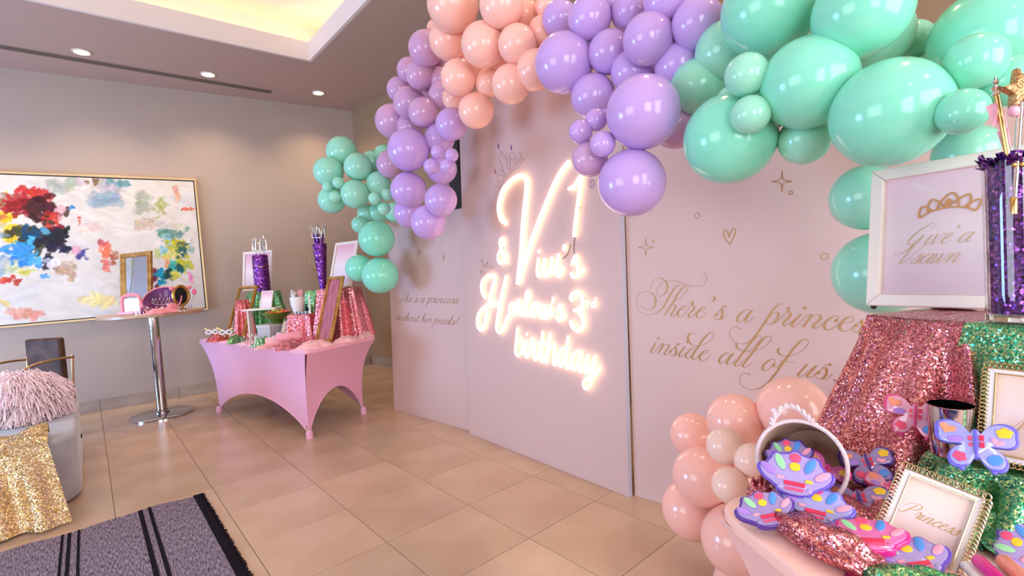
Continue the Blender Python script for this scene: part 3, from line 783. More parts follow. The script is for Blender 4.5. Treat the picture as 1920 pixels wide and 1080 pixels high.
# blush cluster on the floor
for row, lab in (((1299,816,41.5,.24), 'blush balloon at the outer top of the floor cluster'), ((1378,789,51,.30), 'blush balloon on top of the floor cluster beside the biggest one'), ((1486,769,63,.34), 'biggest blush balloon of the floor cluster, behind the basket handle'),
                 ((1318,893.5,55.5,.42), 'blush balloon in the middle of the floor cluster'), ((1298,955,55.5,.32), 'low blush balloon of the floor cluster against the panel foot'), ((1384,1013,67,.44), 'blush balloon resting on the floor under the near table corner'),
                 ((1400,1100,60,.40), 'blush balloon on the floor beneath the near table'), ((1420,900,50,.20), 'blush balloon behind the pale ones of the floor cluster'), ((1370,870,40,.18), 'blush balloon at the core of the floor cluster')):
    balloon(*row[:3], m_pink, row[3], lab, None)
batch([(1360,836,34.5,.58),(1410,864,32.5,.60),(1369.5,910,34,.60)], m_pale, 'small pale blush balloon in the cluster behind the near table', 'pale blush floor balloons')
settle(); blow()
# ------------------------------------------------------------------ abstract painting on the back wall
def wallpt(x, y): return on_plane(x, y, CORNER+BN*0.035, BN)
pa = wallpt(366, 345.5); pb = wallpt(381, 577)
P_Z0, P_Z1 = 1.095, 2.69
p_r = (pa+pb)/2; P_W = 2.30
org = Vector((p_r.x, p_r.y, 0)) - BDIR*P_W; org.z = P_Z0
PM = basis(org, BDIR, Vector((0, 0, 1)), BN)      # local x right, y up, z into the room
PH = P_Z1-P_Z0
NX, NY = 300, 210
cs = PM.inverted()
def cuv(zx, zy):
    q = cs @ wallpt(zx*.3333, 300+zy*.3333); return q.x, q.y
r_ = np.random.RandomState(11)
yy, xx = np.mgrid[0:NY, 0:NX]; X = (xx/(NX-1))*P_W; Y = (yy/(NY-1))*PH
img = np.zeros((NY, NX, 3)); img[:] = (226, 219, 210)
def sn(fx, fy):
    out = np.zeros_like(X)
    for k in range(6):
        out += np.sin(X*r_.uniform(.5, 1)*fx+Y*r_.uniform(-1, 1)*fy+r_.uniform(0, 6.28))*np.sin(Y*r_.uniform(.5, 1)*fy+r_.uniform(0, 6.28))
    return out/3
img += sn(9, 9)[..., None]*np.array([5, 6, 9]) + sn(30, 22)[..., None]*5 + sn(70, 60)[..., None]*3
def dab(cx, cy, a, b, rot, col, op=1.0):
    dx = X-cx; dy = Y-cy; c, s = math.cos(rot), math.sin(rot)
    u = (dx*c+dy*s)/a; v = (-dx*s+dy*c)/b
    th = np.arctan2(v, u); ph = r_.uniform(0, 6.28, 3)
    rad = 1+.16*np.sin(2*th+ph[0])+.12*np.sin(3*th+ph[1])+.06*np.sin(5*th+ph[2])
    k = np.clip((rad-np.sqrt(u*u+v*v))*5, 0, 1)*op
    st = (1+0.07*np.sin(v*4+u*1.5+ph[0]))[..., None]
    img[:] = img*(1-k[..., None]) + np.clip(np.array(col)*st, 0, 255)*k[..., None]
CL = [ # zx, zy, spread x, y, colour, n, size, opacity
 (620,140,90,30,(188,184,190),16,.07,.6),(600,215,60,28,(150,172,188),14,.06,.6),(340,150,60,30,(178,184,170),12,.06,.6),(790,250,40,40,(168,172,152),12,.06,.6),(670,130,35,12,(112,150,165),8,.035,.8),
 (530,125,18,14,(140,102,76),6,.03,.8),(910,265,28,36,(172,178,108),10,.04,.7),(995,200,14,36,(224,170,145),6,.04,.7),(1055,275,24,9,(222,108,82),5,.025,.9),(815,365,36,24,(212,184,164),9,.05,.7),
 (520,380,50,20,(230,205,194),9,.06,.6),(940,385,70,18,(206,196,186),10,.06,.6),(560,790,90,18,(246,224,156),12,.06,.7),(120,860,75,18,(228,156,140),12,.05,.8),(50,680,38,14,(196,66,52),6,.035,.9),
 (60,545,70,40,(128,170,190),14,.05,.6),(90,610,60,30,(200,205,160),10,.04,.6),(30,300,25,45,(236,196,40),10,.04,.9),(60,410,38,50,(240,206,44),16,.042,.9),(30,230,40,30,(150,120,90),8,.05,.7),
 (150,230,85,50,(188,42,44),34,.05,.95),(100,270,50,40,(150,28,36),14,.045,.9),(190,190,70,18,(205,60,50),12,.045,.9),(240,290,65,55,(74,24,30),34,.048,.95),(290,340,38,45,(198,60,48),14,.035,.9),(330,400,35,30,(120,26,44),10,.035,.9),
 (150,420,60,50,(66,64,32),22,.045,.95),(230,450,70,50,(44,48,40),24,.045,.95),(180,410,40,30,(24,74,112),10,.035,.9),(310,450,55,45,(30,28,46),20,.042,.95),(355,400,26,14,(20,22,28),6,.03,.95),
 (120,530,50,55,(54,146,214),24,.045,.95),(200,570,30,30,(80,170,225),10,.035,.9),(180,455,18,18,(70,180,225),5,.032,.95),(270,565,16,42,(28,28,54),9,.03,.95),(350,505,30,14,(34,34,64),8,.03,.9),(250,400,20,12,(90,160,190),5,.03,.9),
 (300,600,36,30,(224,220,224),10,.045,.9),(370,620,42,30,(188,158,138),12,.045,.9),(450,530,28,22,(84,74,146),9,.026,.85),(430,500,22,20,(226,170,190),6,.03,.8),(250,655,26,6,(80,160,214),4,.028,.9),
 (445,340,4,16,(200,80,66),3,.018,.9),(408,267,8,8,(70,150,200),3,.025,.9),(340,285,20,25,(232,180,185),6,.035,.8),(150,630,25,12,(210,205,90),5,.03,.8),
 (600,510,22,40,(236,122,88),14,.038,.9),(570,462,16,10,(196,96,110),5,.028,.9),(640,550,18,20,(170,90,60),7,.03,.8),(600,600,18,22,(230,128,112),7,.034,.9),
 (860,650,22,45,(110,34,58),12,.035,.95),(900,640,18,48,(24,150,182),14,.035,.95),(950,640,26,36,(24,78,74),12,.035,.95),(980,425,48,28,(112,152,142),18,.042,.85),(930,480,24,45,(130,190,196),10,.034,.8),(1000,490,46,36,(196,192,62),24,.036,.9),
 (1010,480,26,16,(138,138,60),8,.032,.9),(960,540,40,26,(222,206,110),12,.034,.85),(1035,525,30,30,(40,92,82),14,.026,.95),(1000,600,40,26,(60,178,168),16,.036,.9),(1040,590,28,24,(196,196,56),10,.034,.9),(990,650,24,18,(206,204,70),8,.034,.9),(1010,615,18,14,(24,96,92),8,.028,.95),
 (935,580,12,22,(232,160,112),5,.026,.9),(890,530,10,24,(196,202,130),5,.03,.8),(1075,670,9,18,(240,128,178),4,.024,.9),(1070,500,14,40,(150,180,175),7,.028,.7),
]
for i in range(90):
    v = r_.randint(4); dab(r_.uniform(0, P_W), r_.uniform(0, PH), r_.uniform(.06, .20), r_.uniform(.04, .10), r_.uniform(-.5, .5), [(214,208,202),(236,230,222),(206,206,212),(224,212,198)][v], .35)
for zx, zy, sx, sy, col, n, sz, op in CL:
    for i in range(int(n*1.7)):
        cx, cy = cuv(zx+r_.normal()*sx*.66, zy+r_.normal()*sy*.66)
        c = np.clip(np.array(col)+r_.normal(0, 9)+r_.normal(0, 6, 3), 0, 255)
        a = sz*r_.uniform(.55, 1.3)*.95; dab(cx, cy, a, a*r_.uniform(.5, .95), r_.uniform(-1.6, 1.6), c, op*r_.uniform(.75, 1))
for i in range(70):    # part of the canvas left of the view
    dab(r_.uniform(0, .55), r_.uniform(.2, PH-.2), r_.uniform(.03, .09), r_.uniform(.02, .05), r_.uniform(0, 3), [(200,190,180),(120,160,190),(225,190,90),(190,80,70),(215,205,195)][r_.randint(5)], .6)
lin = np.clip(img/255, 0, 1); lin = np.where(lin <= .04045, lin/12.92, ((lin+.055)/1.055)**2.4)
t = thing('painting', 'large colourful abstract canvas in a thin pale gold frame on the back wall', 'painting', mtx=PM)
g = G(); g.grid(lambda u, v: (u*P_W, v*PH, 0.012), NX, NY)
canvas_mesh = bpy.data.meshes.new('canvas'); canvas_mesh.from_pydata(g.v, [], g.f)
at = canvas_mesh.color_attributes.new('paint', 'FLOAT_COLOR', 'POINT')
at.data.foreach_set('color', np.concatenate([lin.reshape(-1, 3), np.ones((NX*NY, 1))], 1).ravel().astype(np.float32))
m_paint = mat('painted_canvas', (255, 255, 255), 0.55, spec=0.3)
N_, L_, b_ = nodes(m_paint); vc = N_.new('ShaderNodeVertexColor'); vc.layer_name = 'paint'; L_.new(vc.outputs['Color'], b_.inputs['Base Color'])
canvas_mesh.materials.append(m_paint)
o = bpy.data.objects.new('canvas', canvas_mesh); COL.objects.link(o); o.parent = t
m_pf = mat('pale_gold_moulding', (214, 186, 140), 0.35, 0.35); m_gap = mat('shadow_gap_black', (30, 26, 24), 0.7)
G().box((P_W/2, PH/2, -0.012), (P_W+0.03, PH+0.03, 0.03)).build('backing', m_gap, t, smooth=False)
for (c, s) in (((P_W/2, -0.022), (P_W+0.066, 0.022)), ((P_W/2, PH+0.022), (P_W+0.066, 0.022)), ((-0.022, PH/2), (0.022, PH+0.022)), ((P_W+0.022, PH/2), (0.022, PH+0.022))):
    G().box((c[0], c[1], -0.004), (s[0], s[1], 0.052)).build('frame_rail', m_pf, t, smooth=False, bevel=0.002)

# ------------------------------------------------------------------ picture frames, cloths and other builders
def frame_thing(name, label, cat, M, W, H, bw, dp, m_frame, pane=None, group=None, inner=None, easel=True, step=None):
    """M: local x right, y up, z out; origin at bottom centre of the front plane"""
    t = thing(name, label, cat, mtx=M, group=group)
    x0, x1 = -W/2, W/2
    i0, i1, j0, j1 = x0+bw, x1-bw, bw, H-bw
    quads = [[(x0, 0), (x1, 0), (i1, j0), (i0, j0)], [(x1, 0), (x1, H), (i1, j1), (i1, j0)], [(x1, H), (x0, H), (i0, j1), (i1, j1)], [(x0, H), (x0, 0), (i0, j0), (i0, j1)]]
    for q in quads:
        g = G(); g.prism(q, -dp, 0.0)
        rail = g.build('frame_rail', m_frame, t, smooth=False, bevel=min(0.004, bw*.15))
        if step:    # inner raised bead
            c = [(p[0]*1.0, p[1]) for p in q]
            mid = [tuple((np.array(c[0])*.45+np.array(c[3])*.55)), tuple((np.array(c[1])*.45+np.array(c[2])*.55)), tuple((np.array(c[1])*.2+np.array(c[2])*.8)), tuple((np.array(c[0])*.2+np.array(c[3])*.8))]
            G().prism(mid, 0.0, step).build('moulding', m_frame, rail, smooth=False, bevel=0.002)
    if pane is not None:
        G().box((0, H/2, -dp*0.75), (W-2*bw+0.004, H-2*bw+0.004, dp*0.3)).build('print' if not inner else inner, pane, t, smooth=False)
    if easel:
        G().box((0, H*0.32, -dp-0.001-H*0.10), (W*0.28, H*0.62, 0.004), rot=Matrix.Rotation(math.radians(16), 3, 'X')).build('easel_back', m_gap, t, smooth=False)
    return t
def frame_px(BLp, BRp, d0, d1, top_px, lean, toward=None):
    """matrix, W, H from two bottom corners at depths d0, d1; H reaches the pixel row of the top-left corner"""
    a = at_d(*BLp, d0); b = at_d(*BRp, d1); zz = (a.z+b.z)/2; a.z = b.z = zz
    u = (b-a); W = u.length; u.normalize()
    n = u.cross(Vector((0, 0, 1))); n = n if n.dot(CAM-a) > 0 else -n; n.z = 0; n.normalize()
    up = (Vector((0, 0, 1))*math.cos(lean) - n*math.sin(lean)).normalized()
    nn = u.cross(up)
    lo, hi = 0.02, 2.0
    for _ in range(40):
        h = (lo+hi)/2; p = a+up*h-CAM
        y = 540+F_PX*p.dot(DOWN)/p.dot(FWD)
        if y > top_px: lo = h
        else: hi = h
    return basis((a+b)/2, u, up, nn), W, h

def drape_thing(name, label, cat, poly, ztop, zbot, spread, m, folds=14, amp=0.02, seed=0, group=None, puddle=0.0, rows=26, N=192, cat_group=None, top_round=0.02):
    """a cloth thrown over a riser: poly is the riser top (2-D, ccw); it falls in folds and flares by `spread`"""
    rr = random.Random(seed); n = len(poly)
    per = [math.dist(poly[i], poly[(i+1) % n]) for i in range(n)]; tot = sum(per)
    cx = sum(p[0] for p in poly)/n; cy = sum(p[1] for p in poly)/n
    ph = [rr.uniform(0, 6.28) for _ in range(6)]
    def edge(s):
        d = s*tot
        for i in range(n):
            if d <= per[i] or i == n-1:
                t = d/per[i]; a, b = poly[i], poly[(i+1) % n]; return (a[0]+(b[0]-a[0])*t, a[1]+(b[1]-a[1])*t)
            d -= per[i]
    def fn(u, v):
        ex, ey = edge(u % 1.0)
        dx, dy = ex-cx, ey-cy; l = math.hypot(dx, dy) or 1e-6; dx /= l; dy /= l
        if v < 0.12:   # top
            k = v/0.12; return (cx+(ex-cx)*k, cy+(ey-cy)*k, ztop - 0.004*k + 0.003*math.sin(9*k+ph[0]+u*20))
        t = (v-0.12)/0.88
        a = 2*PI*u
        f = math.sin(folds*a+ph[1]+1.2*math.sin(2*a+ph[2])) + 0.5*math.sin((folds*1.7)//1*a+ph[3]) + 0.35*math.sin(3*a+ph[4])
        sp = spread(u) if callable(spread) else spread
        off = top_round*min(1, t*6)*0.5 + sp*(t**1.25) + amp*f*min(1, t*2.2)
        z = ztop - (ztop-zbot)*min(1, t**0.92)
        z = ztop - 0.004 - (ztop-0.004-zbot)*t if t < 1 else zbot
        if t > 0.86 and puddle: off += puddle*(t-0.86)/0.14; z += 0.010*(1+math.sin(folds*a*2+ph[5]))*(t-0.86)/0.14
        return (ex+dx*off, ey+dy*off, max(z, zbot))
    g = G(); g.grid(fn, N, rows, closed_u=True)
    o = g.build(name, m, smooth=True, angle=80)
    return tag(o, label, cat, group)
def crumple_thing(name, label, cat, c, rx, ry, h, m, seed=0, rot=0.0, group=None, ridges=7, sharp=1.0):
    """a low heap of folded cloth resting on z=c.z"""
    rr = random.Random(seed); ph = [rr.uniform(0, 6.28) for _ in range(8)]
    def fn(u, v):
        a = 2*PI*u; r = v
        w = 1+0.13*math.sin(3*a+ph[0])+0.08*math.sin(5*a+ph[1])+0.05*math.sin(9*a+ph[2])
        x = rx*r*w*math.cos(a); y = ry*r*w*math.sin(a)
        k = max(0, 1-r**2.6)
        f = abs(math.sin(ridges*(x/rx*math.cos(ph[3])+y/ry*math.sin(ph[3]))+ph[4]))**sharp
        f2 = abs(math.sin(ridges*.6*(x/rx*math.sin(ph[5])-y/ry*math.cos(ph[5]))+ph[6]))
        z = h*k*(0.45+0.4*f+0.25*f2)
        return (x, y, z)
    g = G(); g.grid(fn, 56, 16, closed_u=True)
    n = len(g.v); g.add([(v[0], v[1], 0) for v in g.v[-56:]], [tuple(range(55, -1, -1))])
    o = g.build(name, m, smooth=True, angle=80); o.location = c; o.rotation_euler = (0, 0, rot)
    return tag(o, label, cat, group)
def tiara_thing(label, c, r, h, rot, m, group=None, arc=200, tilt=0.0, points=7, jewel=None):
    """an open curved band with looped points"""
    M = Matrix.Translation(c) @ Matrix.Rotation(rot, 4, 'Z') @ Matrix.Rotation(tilt, 4, 'X')
    t = thing('tiara', label, 'tiara', mtx=M, group=group)
    A = math.radians(arc); q = max(r*.035, 0.0016)
    band = [(r*math.cos(-PI/2-A/2+A*i/40), r*math.sin(-PI/2-A/2+A*i/40), q) for i in range(41)]
    G().tube(band, q, 6).build('band', m, t)
    for k in range(points):
        a0 = -PI/2-A/2+A*(k+.06)/points; a1 = -PI/2-A/2+A*(k+.94)/points; am = (a0+a1)/2
        hh = h*(0.45+0.55*math.cos((k-(points-1)/2)/(points/2)*1.25))
        P = [(r*math.cos(a0), r*math.sin(a0), q), (r*math.cos((a0*2+am)/3), r*math.sin((a0*2+am)/3), hh*.55), (r*math.cos(am), r*math.sin(am), hh), (r*math.cos((a1*2+am)/3), r*math.sin((a1*2+am)/3), hh*.55), (r*math.cos(a1), r*math.sin(a1), q)]
        pt = G().tube(smooth_path(P, 4), q*.8, 5).build('point', m, t)
        G().ball((r*math.cos(am), r*math.sin(am), hh), q*1.9, 8, 6).build('jewel', jewel or m, pt)
    return t

m_goldf = noisy('gold_frame', (206, 156, 84), (168, 116, 52), 14, rough=0.34, metal=0.55)
m_whitef = mat('white_frame', (236, 222, 210), 0.4)
m_mirror = mat('mirror', (190, 198, 214), 0.05, 1.0)
m_silver = mat('silver', (225, 225, 228), 0.14, 1.0)
m_gold = mat('bright_gold', (222, 180, 110), 0.2, 1.0)
m_rose = sequin('rose_sequin_far', (205, 96, 112), (246, 168, 172), 130, 0.55, 0.25, 0.7)
m_coral = sequin('coral_sequin_far', (214, 88, 96), (240, 150, 146), 130, 0.5, 0.28, 0.65)
m_green = sequin('green_sequin_far', (60, 150, 104), (170, 214, 150), 120, 0.55, 0.22, 0.7)
m_purple = sequin('purple_sequin_far', (78, 20, 120), (190, 110, 200), 110, 0.6, 0.2, 0.75, c3=(110, 44, 150))
m_pinkcloth = mat('pink_cloth', (244, 158, 172), 0.75, sheen=0.3)
m_palepink = mat('pale_pink_cloth', (248, 182, 182), 0.7, sheen=0.3)
m_white = mat('white_ceramic', (236, 232, 228), 0.22)
m_black = mat('black_cloth', (18, 16, 18), 0.8)
def gradient_print(name, c_lo, c_mid, c_hi):
    if name in MATS: return MATS[name]
    m = mat(name, c_mid, 0.25); N, L, b = nodes(m)
    tc = N.new('ShaderNodeTexCoord'); sx = N.new('ShaderNodeSeparateXYZ'); cr = N.new('ShaderNodeValToRGB')
    cr.color_ramp.elements[0].color = srgb(c_lo); cr.color_ramp.elements[1].color = srgb(c_hi)
    e = cr.color_ramp.elements.new(0.5); e.color = srgb(c_mid)
    L.new(tc.outputs['Generated'], sx.inputs[0]); L.new(sx.outputs['Y'], cr.inputs[0]); L.new(cr.outputs[0], b.inputs['Base Color'])
    return m
m_print = gradient_print('pink_sky_print', (226, 206, 222), (246, 226, 224), (236, 170, 190))

# ------------------------------------------------------------------ bar-height table
m_chrome = mat('chrome', (200, 198, 196), 0.08, 1.0)
m_wood = noisy('pale_wood_edge', (206, 172, 142), (176, 140, 110), 6, rough=0.35, stretch=(1, 1, 6))
BT = Vector((0.498, 2.199, 0)); BTZ = 1.125
t = thing('bar_table', 'round bar-height table with wooden top on a chrome pedestal', 'table', BT)
G().lathe([(0.0, BTZ-0.045), (0.455, BTZ-0.045), (0.47, BTZ-0.036), (0.47, BTZ-0.008), (0.46, BTZ), (0.0, BTZ)], 64).build('table_top', m_wood, t)
G().lathe([(0.0, BTZ-0.052), (0.16, BTZ-0.052), (0.16, BTZ-0.044), (0.0, BTZ-0.044)], 32).build('mounting_plate', m_chrome, t)
G().lathe([(0.050, 0.02), (0.050, BTZ-0.05)], 32).build('pole', m_chrome, t)
G().lathe([(0.068, 0.02), (0.068, 0.05), (0.055, 0.055)], 32, close=False).build('collar', m_chrome, t)
G().lathe([(0.0, 0.0), (0.295, 0.0), (0.295, 0.014), (0.285, 0.022), (0.06, 0.030), (0.0, 0.030)], 64).build('base', m_chrome, t)

GP = 'dress-up pieces on the bar table'
M_, W_, H_ = frame_px((224, 572), (281, 566), 5.36, 5.20, 472, 0.08)
M_.translation.z = BTZ+0.002; H_ += 0.075
frame_thing('gold_mirror', 'gold framed mirror standing on the round bar table', 'mirror', M_, W_, H_, 0.048, 0.03, m_goldf, m_mirror, inner='mirror_glass', step=0.008)
m_ptoy = mat('pink_toy_plastic', (244, 150, 160), 0.3)
m_plum = noisy('plum_satin', (120, 46, 116), (86, 26, 84), 8, rough=0.22)
c = at_d(247, 577, 5.0); c.z = BTZ
t = thing('toy_vanity', 'small pink toy vanity mirror on the round bar table', 'toy', c, math.radians(-48))
P = [(-.105, 0.0), (-.105, .09), (-.09, .145), (-.04, .165), (.04, .165), (.09, .145), (.105, .09), (.105, 0.0)]
G().tube(smooth_path([(x, 0, z+.03) for x, z in P], 4), 0.017, 8).build('mirror_frame', m_ptoy, t)
G().box((0, 0.004, .095), (0.19, 0.006, 0.13)).build('mirror_glass', m_mirror, t, smooth=False)
G().box((0, 0, .016), (0.26, 0.09, 0.032)).build('base', m_ptoy, t, smooth=False, bevel=0.008)
c = at_d(303, 556, 5.05)
Mb = Matrix.Translation((c.x, c.y, BTZ+0.120)) @ (Vector((-0.30, -0.72, 0.62)).to_track_quat('Z', 'Y')).to_matrix().to_4x4()
t = thing('satin_hat', 'tilted plum satin hat with a pink rim on the round bar table', 'hat', mtx=Mb)
G().lathe([(0.0, -0.085), (0.06, -0.085), (0.10, -0.06), (0.15, -0.01), (0.172, 0.0), (0.160, 0.004), (0.135, -0.006), (0.09, -0.05), (0.05, -0.07), (0.0, -0.07)], 40, close=False).build('crown', m_plum, t)
G().tube([(0.172*math.cos(a*PI/20), 0.172*math.sin(a*PI/20), 0.002) for a in range(40)], 0.007, 8, closed=True).build('rim', m_ptoy, t)
tiara_thing('silver tiara lying in the plum satin hat', (c.x-.02, c.y-.07, BTZ+0.10), 0.075, 0.07, math.radians(15), m_silver, None, 190, 0.35)
c = on_z(296, 574, BTZ); crumple_thing('pink_sash', 'folded pink sash at the rim of the round bar table', 'sash', at_d(298, 573, 4.82)*1, 0.15, 0.06, 0.05, m_ptoy, 3, 0.2)
bpy.data.objects['pink_sash'].location.z = BTZ
c = at_d(340, 562, 5.12); c.z = BTZ
t = thing('vanity_mirror', 'gold oval vanity mirror with bows on the round bar table', 'mirror', c, math.radians(25))
G().tube([(0.078*math.cos(a*PI/20), 0, .155+0.098*math.sin(a*PI/20)) for a in range(40)], 0.016, 8, closed=True).build('mirror_frame', m_goldf, t)
G().ball((0, 0.004, .155), (0.078, 0.005, 0.098), 24, 12).build('mirror_glass', m_black, t)
G().lathe([(0.07, 0.0), (0.065, 0.012), (0.02, 0.025), (0.013, 0.06)], 20).build('stand', m_goldf, t)
for s in (-1, 1): G().ball((s*0.085, -0.004, .235), (0.03, 0.015, 0.022), 12, 8).build('bow', m_ptoy, t)
tiara_thing('silver tiara beside the toy vanity on the bar table', (*at_d(262, 577, 4.88).xy, BTZ), 0.055, 0.05, 0.1, m_silver)
tiara_thing('silver tiara below the gold vanity mirror on the bar table', (*at_d(345, 571, 4.98).xy, BTZ), 0.065, 0.055, 0.5, m_silver)
crumple_thing('satin_scarf', 'plum satin scarf beside the plum hat on the bar table', 'scarf', (*at_d(276, 568, 5.0).xy, BTZ), 0.10, 0.06, 0.07, m_plum, 9, 0.4)
crumple_thing('satin_scarf', 'pink satin scarf between the hat and the gold vanity mirror', 'scarf', (*at_d(322, 566, 4.98).xy, BTZ), 0.09, 0.05, 0.09, m_ptoy, 12, 0.9)
t = thing('star_wand', 'thin wand with a pink heart head leaning behind the gold vanity mirror', 'wand', (*at_d(358, 556, 5.2).xy, BTZ))
G().tube([(-.03, 0, 0.0), (.03, .02, .16)], 0.004, 6).build('stick', m_silver, t)
G().ball((.036, .02, .185), (0.022, 0.01, 0.032), 12, 8).build('head', mat('hot_pink', (240, 110, 160), 0.3), t)

# ------------------------------------------------------------------ stretch-covered gift table (far)
TZ = 0.775
m_spandex = mat('pink_spandex', (238, 172, 200), 0.55, spec=0.4, sheen=0.25)
m_tabletop = mat('pink_spandex_top', (244, 172, 190), 0.6, sheen=0.2)
m_footcap = mat('grey_foot_cap', (150, 150, 165), 0.5)
def spandex_table(label, F, L, R, top_z, legs, arch=(0.34, 0.26), rc=0.06, m_spandex=m_spandex, m_tabletop=m_tabletop):
    """parallelogram top F, L, R, B; stretch cover pinches to four feet"""
    F, L, R = (Vector((p[0], p[1], 0)) for p in (F, L, R)); B = L+R-F
    C4 = [F, R, B, L]; legs = [Vector((p[0], p[1], 0)) for p in legs]
    t = thing('stretch_cover_table', label, 'table', (0, 0, 0))
    def outline(k, nc=7):
        out = []
        for i in range(4):
            c = C4[i]; p = C4[i-1]; n = C4[(i+1) % 4]
            a = c+(p-c).normalized()*rc; b = c+(n-c).normalized()*rc
            for j in range(nc):
                s = j/(nc-1); out.append(a*(1-s)**2+c*2*s*(1-s)+b*s*s)
        return [(v.x, v.y) for v in out]
    o = outline(0); ctr = (F+R+B+L)/4
    g = G(); g.pillow_prism(o, top_z-0.034, top_z, 0.012)
    g.build('table_top', m_tabletop, t, angle=50)
    # four sides of the cover
    ng, nv = 44, 22
    for i in range(4):
        a, b = C4[i], C4[(i+1) % 4]; la, lb = legs[i], legs[(i+1) % 4]
        e = (b-a).normalized(); a2 = a+e*rc*.25; b2 = b-e*rc*.25
        inward = ((F+R+B+L)/4-(a+b)/2); inward.z = 0; inward.normalize()
        ah = arch[i % 2]
        def fn(u, v):
            top = a2*(1-u)+b2*u
            foot = 0.028
            pa_ = la-e*0+Vector((0, 0, 0)); bot = la*(1-u)+lb*u
            zb = foot + ah*(max(0, 1-abs(2*u-1)**2.0))**0.85
            z = (top_z-0.02)*(1-v)+zb*v
            k = 1-(z/(top_z-0.02))                       # 0 at top, 1 at floor
            # the edge curves inward quickly below the top
            w = 1-(1-k)**3.4
            p = top*(1-w)+bot*w + inward*(0.015*math.sin(PI*u)*math.sin(PI*v))
            return (p.x, p.y, z)
        g = G(); g.grid(fn, ng, nv)
        g.build('cover_side', m_spandex, t, angle=80)
        # hem along the arch
        G().tube([fn(k/ng, 1.0) for k in range(ng+1)], 0.004, 6).build('hem', m_spandex, t)
    for l in legs:
        G().lathe([(0.030, 0.0), (0.031, 0.004), (0.029, 0.05), (0.022, 0.07)], 16, c=(l.x, l.y, 0)).build('foot_pocket', m_spandex, t)
        G().lathe([(0.026, 0.0), (0.026, 0.012), (0.0, 0.012)], 16, c=(l.x+inward.x*0.0, l.y, -0.0), close=True).build('foot_cap', m_footcap, t)
        q = l+(ctr-l).normalized()*0.05
        G().tube([(l.x, l.y, 0.05), (q.x, q.y, 0.12), (q.x, q.y, top_z-0.04)], 0.014, 8).build('leg', m_chrome, t)
    return t
LB = Vector((0.957+1.94-1.316, 1.732+0.296+0.014, 0))
spandex_table('pink stretch-covered gift table with arched skirt near the back wall', (1.274, -0.231), (0.878, 2.132), (2.023, 0.049), TZ,
              [(1.316, -0.014), (1.94, 0.296), LB, (0.957, 1.732)])

def rect(c, u, w, d):
    """ccw rectangle centred at c, width w along unit u, depth d"""
    u = Vector((u[0], u[1], 0)).normalized(); v = Vector((-u.y, u.x, 0)); c = Vector((c[0], c[1], 0))
    return [tuple((c+u*(sx*w/2)+v*(sy*d/2)).xy) for sx, sy in ((-1, -1), (1, -1), (1, 1), (-1, 1))]
TU = Vector((1.274-0.878, -0.231-2.132, 0)).normalized()
def tp(x, d, z=TZ):
    """point on the far table top seen in pixel column x at depth d"""
    p = at_d(x, 560, d)
    # slide along the vertical so the column stays right
    q = CAM+(RIGHT*((x-960)/F_PX)+FWD)*d; return Vector((q.x+DOWN.x*(z-q.z)*-0.0, q.y, z)) if False else _col(x, d, z)
def _col(x, d, z):
    lo, hi = -400.0, 1600.0
    for _ in range(50):
        m = (lo+hi)/2
        if at_d(x, m, d).z > z: lo = m
        else: hi = m
    return at_d(x, lo, d)
# green cloth riser, pink riser and rose riser
c = tp(502, 5.52); drape_thing('sequin_cloth', 'green sequin cloth draped over the riser holding the upright purple vase', 'cloth', rect(c, TU, 0.28, 0.24), 1.262, TZ+0.004, 0.09, m_green, 11, 0.022, 4)
c = tp(460, 5.26); drape_thing('sequin_cloth', 'coral sequin cloth draped behind the smaller leaning gold frame', 'cloth', rect(c, TU, 0.10, 0.10), 1.19, TZ+0.004, 0.035, m_coral, 7, 0.014, 5)
c = tp(645, 4.78); drape_thing('sequin_cloth', 'rose sequin cloth draped over the tall riser under the leaning white frame', 'cloth', rect(c, (0.75, -0.65), 0.34, 0.26), 1.255, TZ+0.004, 0.085, m_rose, 10, 0.022, 6)
c = tp(571, 4.72); drape_thing('sequin_cloth', 'rose sequin cloth over the low riser holding the white cup', 'cloth', rect(c, (0.75, -0.65), 0.20, 0.18), 1.035, TZ+0.004, 0.02, m_rose, 9, 0.010, 8)
c = tp(601, 5.10); drape_thing('sequin_cloth', 'green sequin cloth over the riser behind the larger leaning gold frame', 'cloth', rect(c, (0.75, -0.65), 0.16, 0.18), 1.245, TZ+0.004, 0.06, m_green, 7, 0.016, 9)

# frames on the table
M_, W_, H_ = frame_px((454, 546), (509, 543), 5.62, 5.52, 473, 0.14)
frame_thing('picture_frame', 'white picture frame behind the upright purple vase', 'picture frame', M_, W_, H_, 0.030, 0.02, m_whitef, m_print)
M_, W_, H_ = frame_px((419, 622), (453, 624), 5.28, 5.10, 524, 0.36)
M_.translation.z = TZ+0.004
frame_thing('picture_frame', 'smaller open gold frame leaning in front of the coral sequin cloth', 'picture frame', M_, W_, H_, 0.030, 0.022, m_goldf, None, step=0.006, easel=False)
M_, W_, H_ = frame_px((589, 635), (619, 638), 4.52, 4.40, 514, 0.33)
M_.translation.z = TZ+0.004
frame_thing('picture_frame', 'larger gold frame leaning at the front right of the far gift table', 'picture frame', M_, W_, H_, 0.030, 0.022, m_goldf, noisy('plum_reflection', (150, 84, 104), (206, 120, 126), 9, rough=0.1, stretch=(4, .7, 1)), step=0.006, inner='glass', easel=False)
M_, W_, H_ = frame_px((614, 532), (657, 533), 4.86, 4.70, 450, 0.30)
M_.translation.z = 1.262
frame_thing('picture_frame', 'tall white picture frame leaning beside the mint balloons', 'picture frame', M_, W_, H_, 0.030, 0.02, m_whitef, m_print)
M_, W_, H_ = frame_px((486, 577), (508, 577), 5.12, 5.05, 546, 0.25)
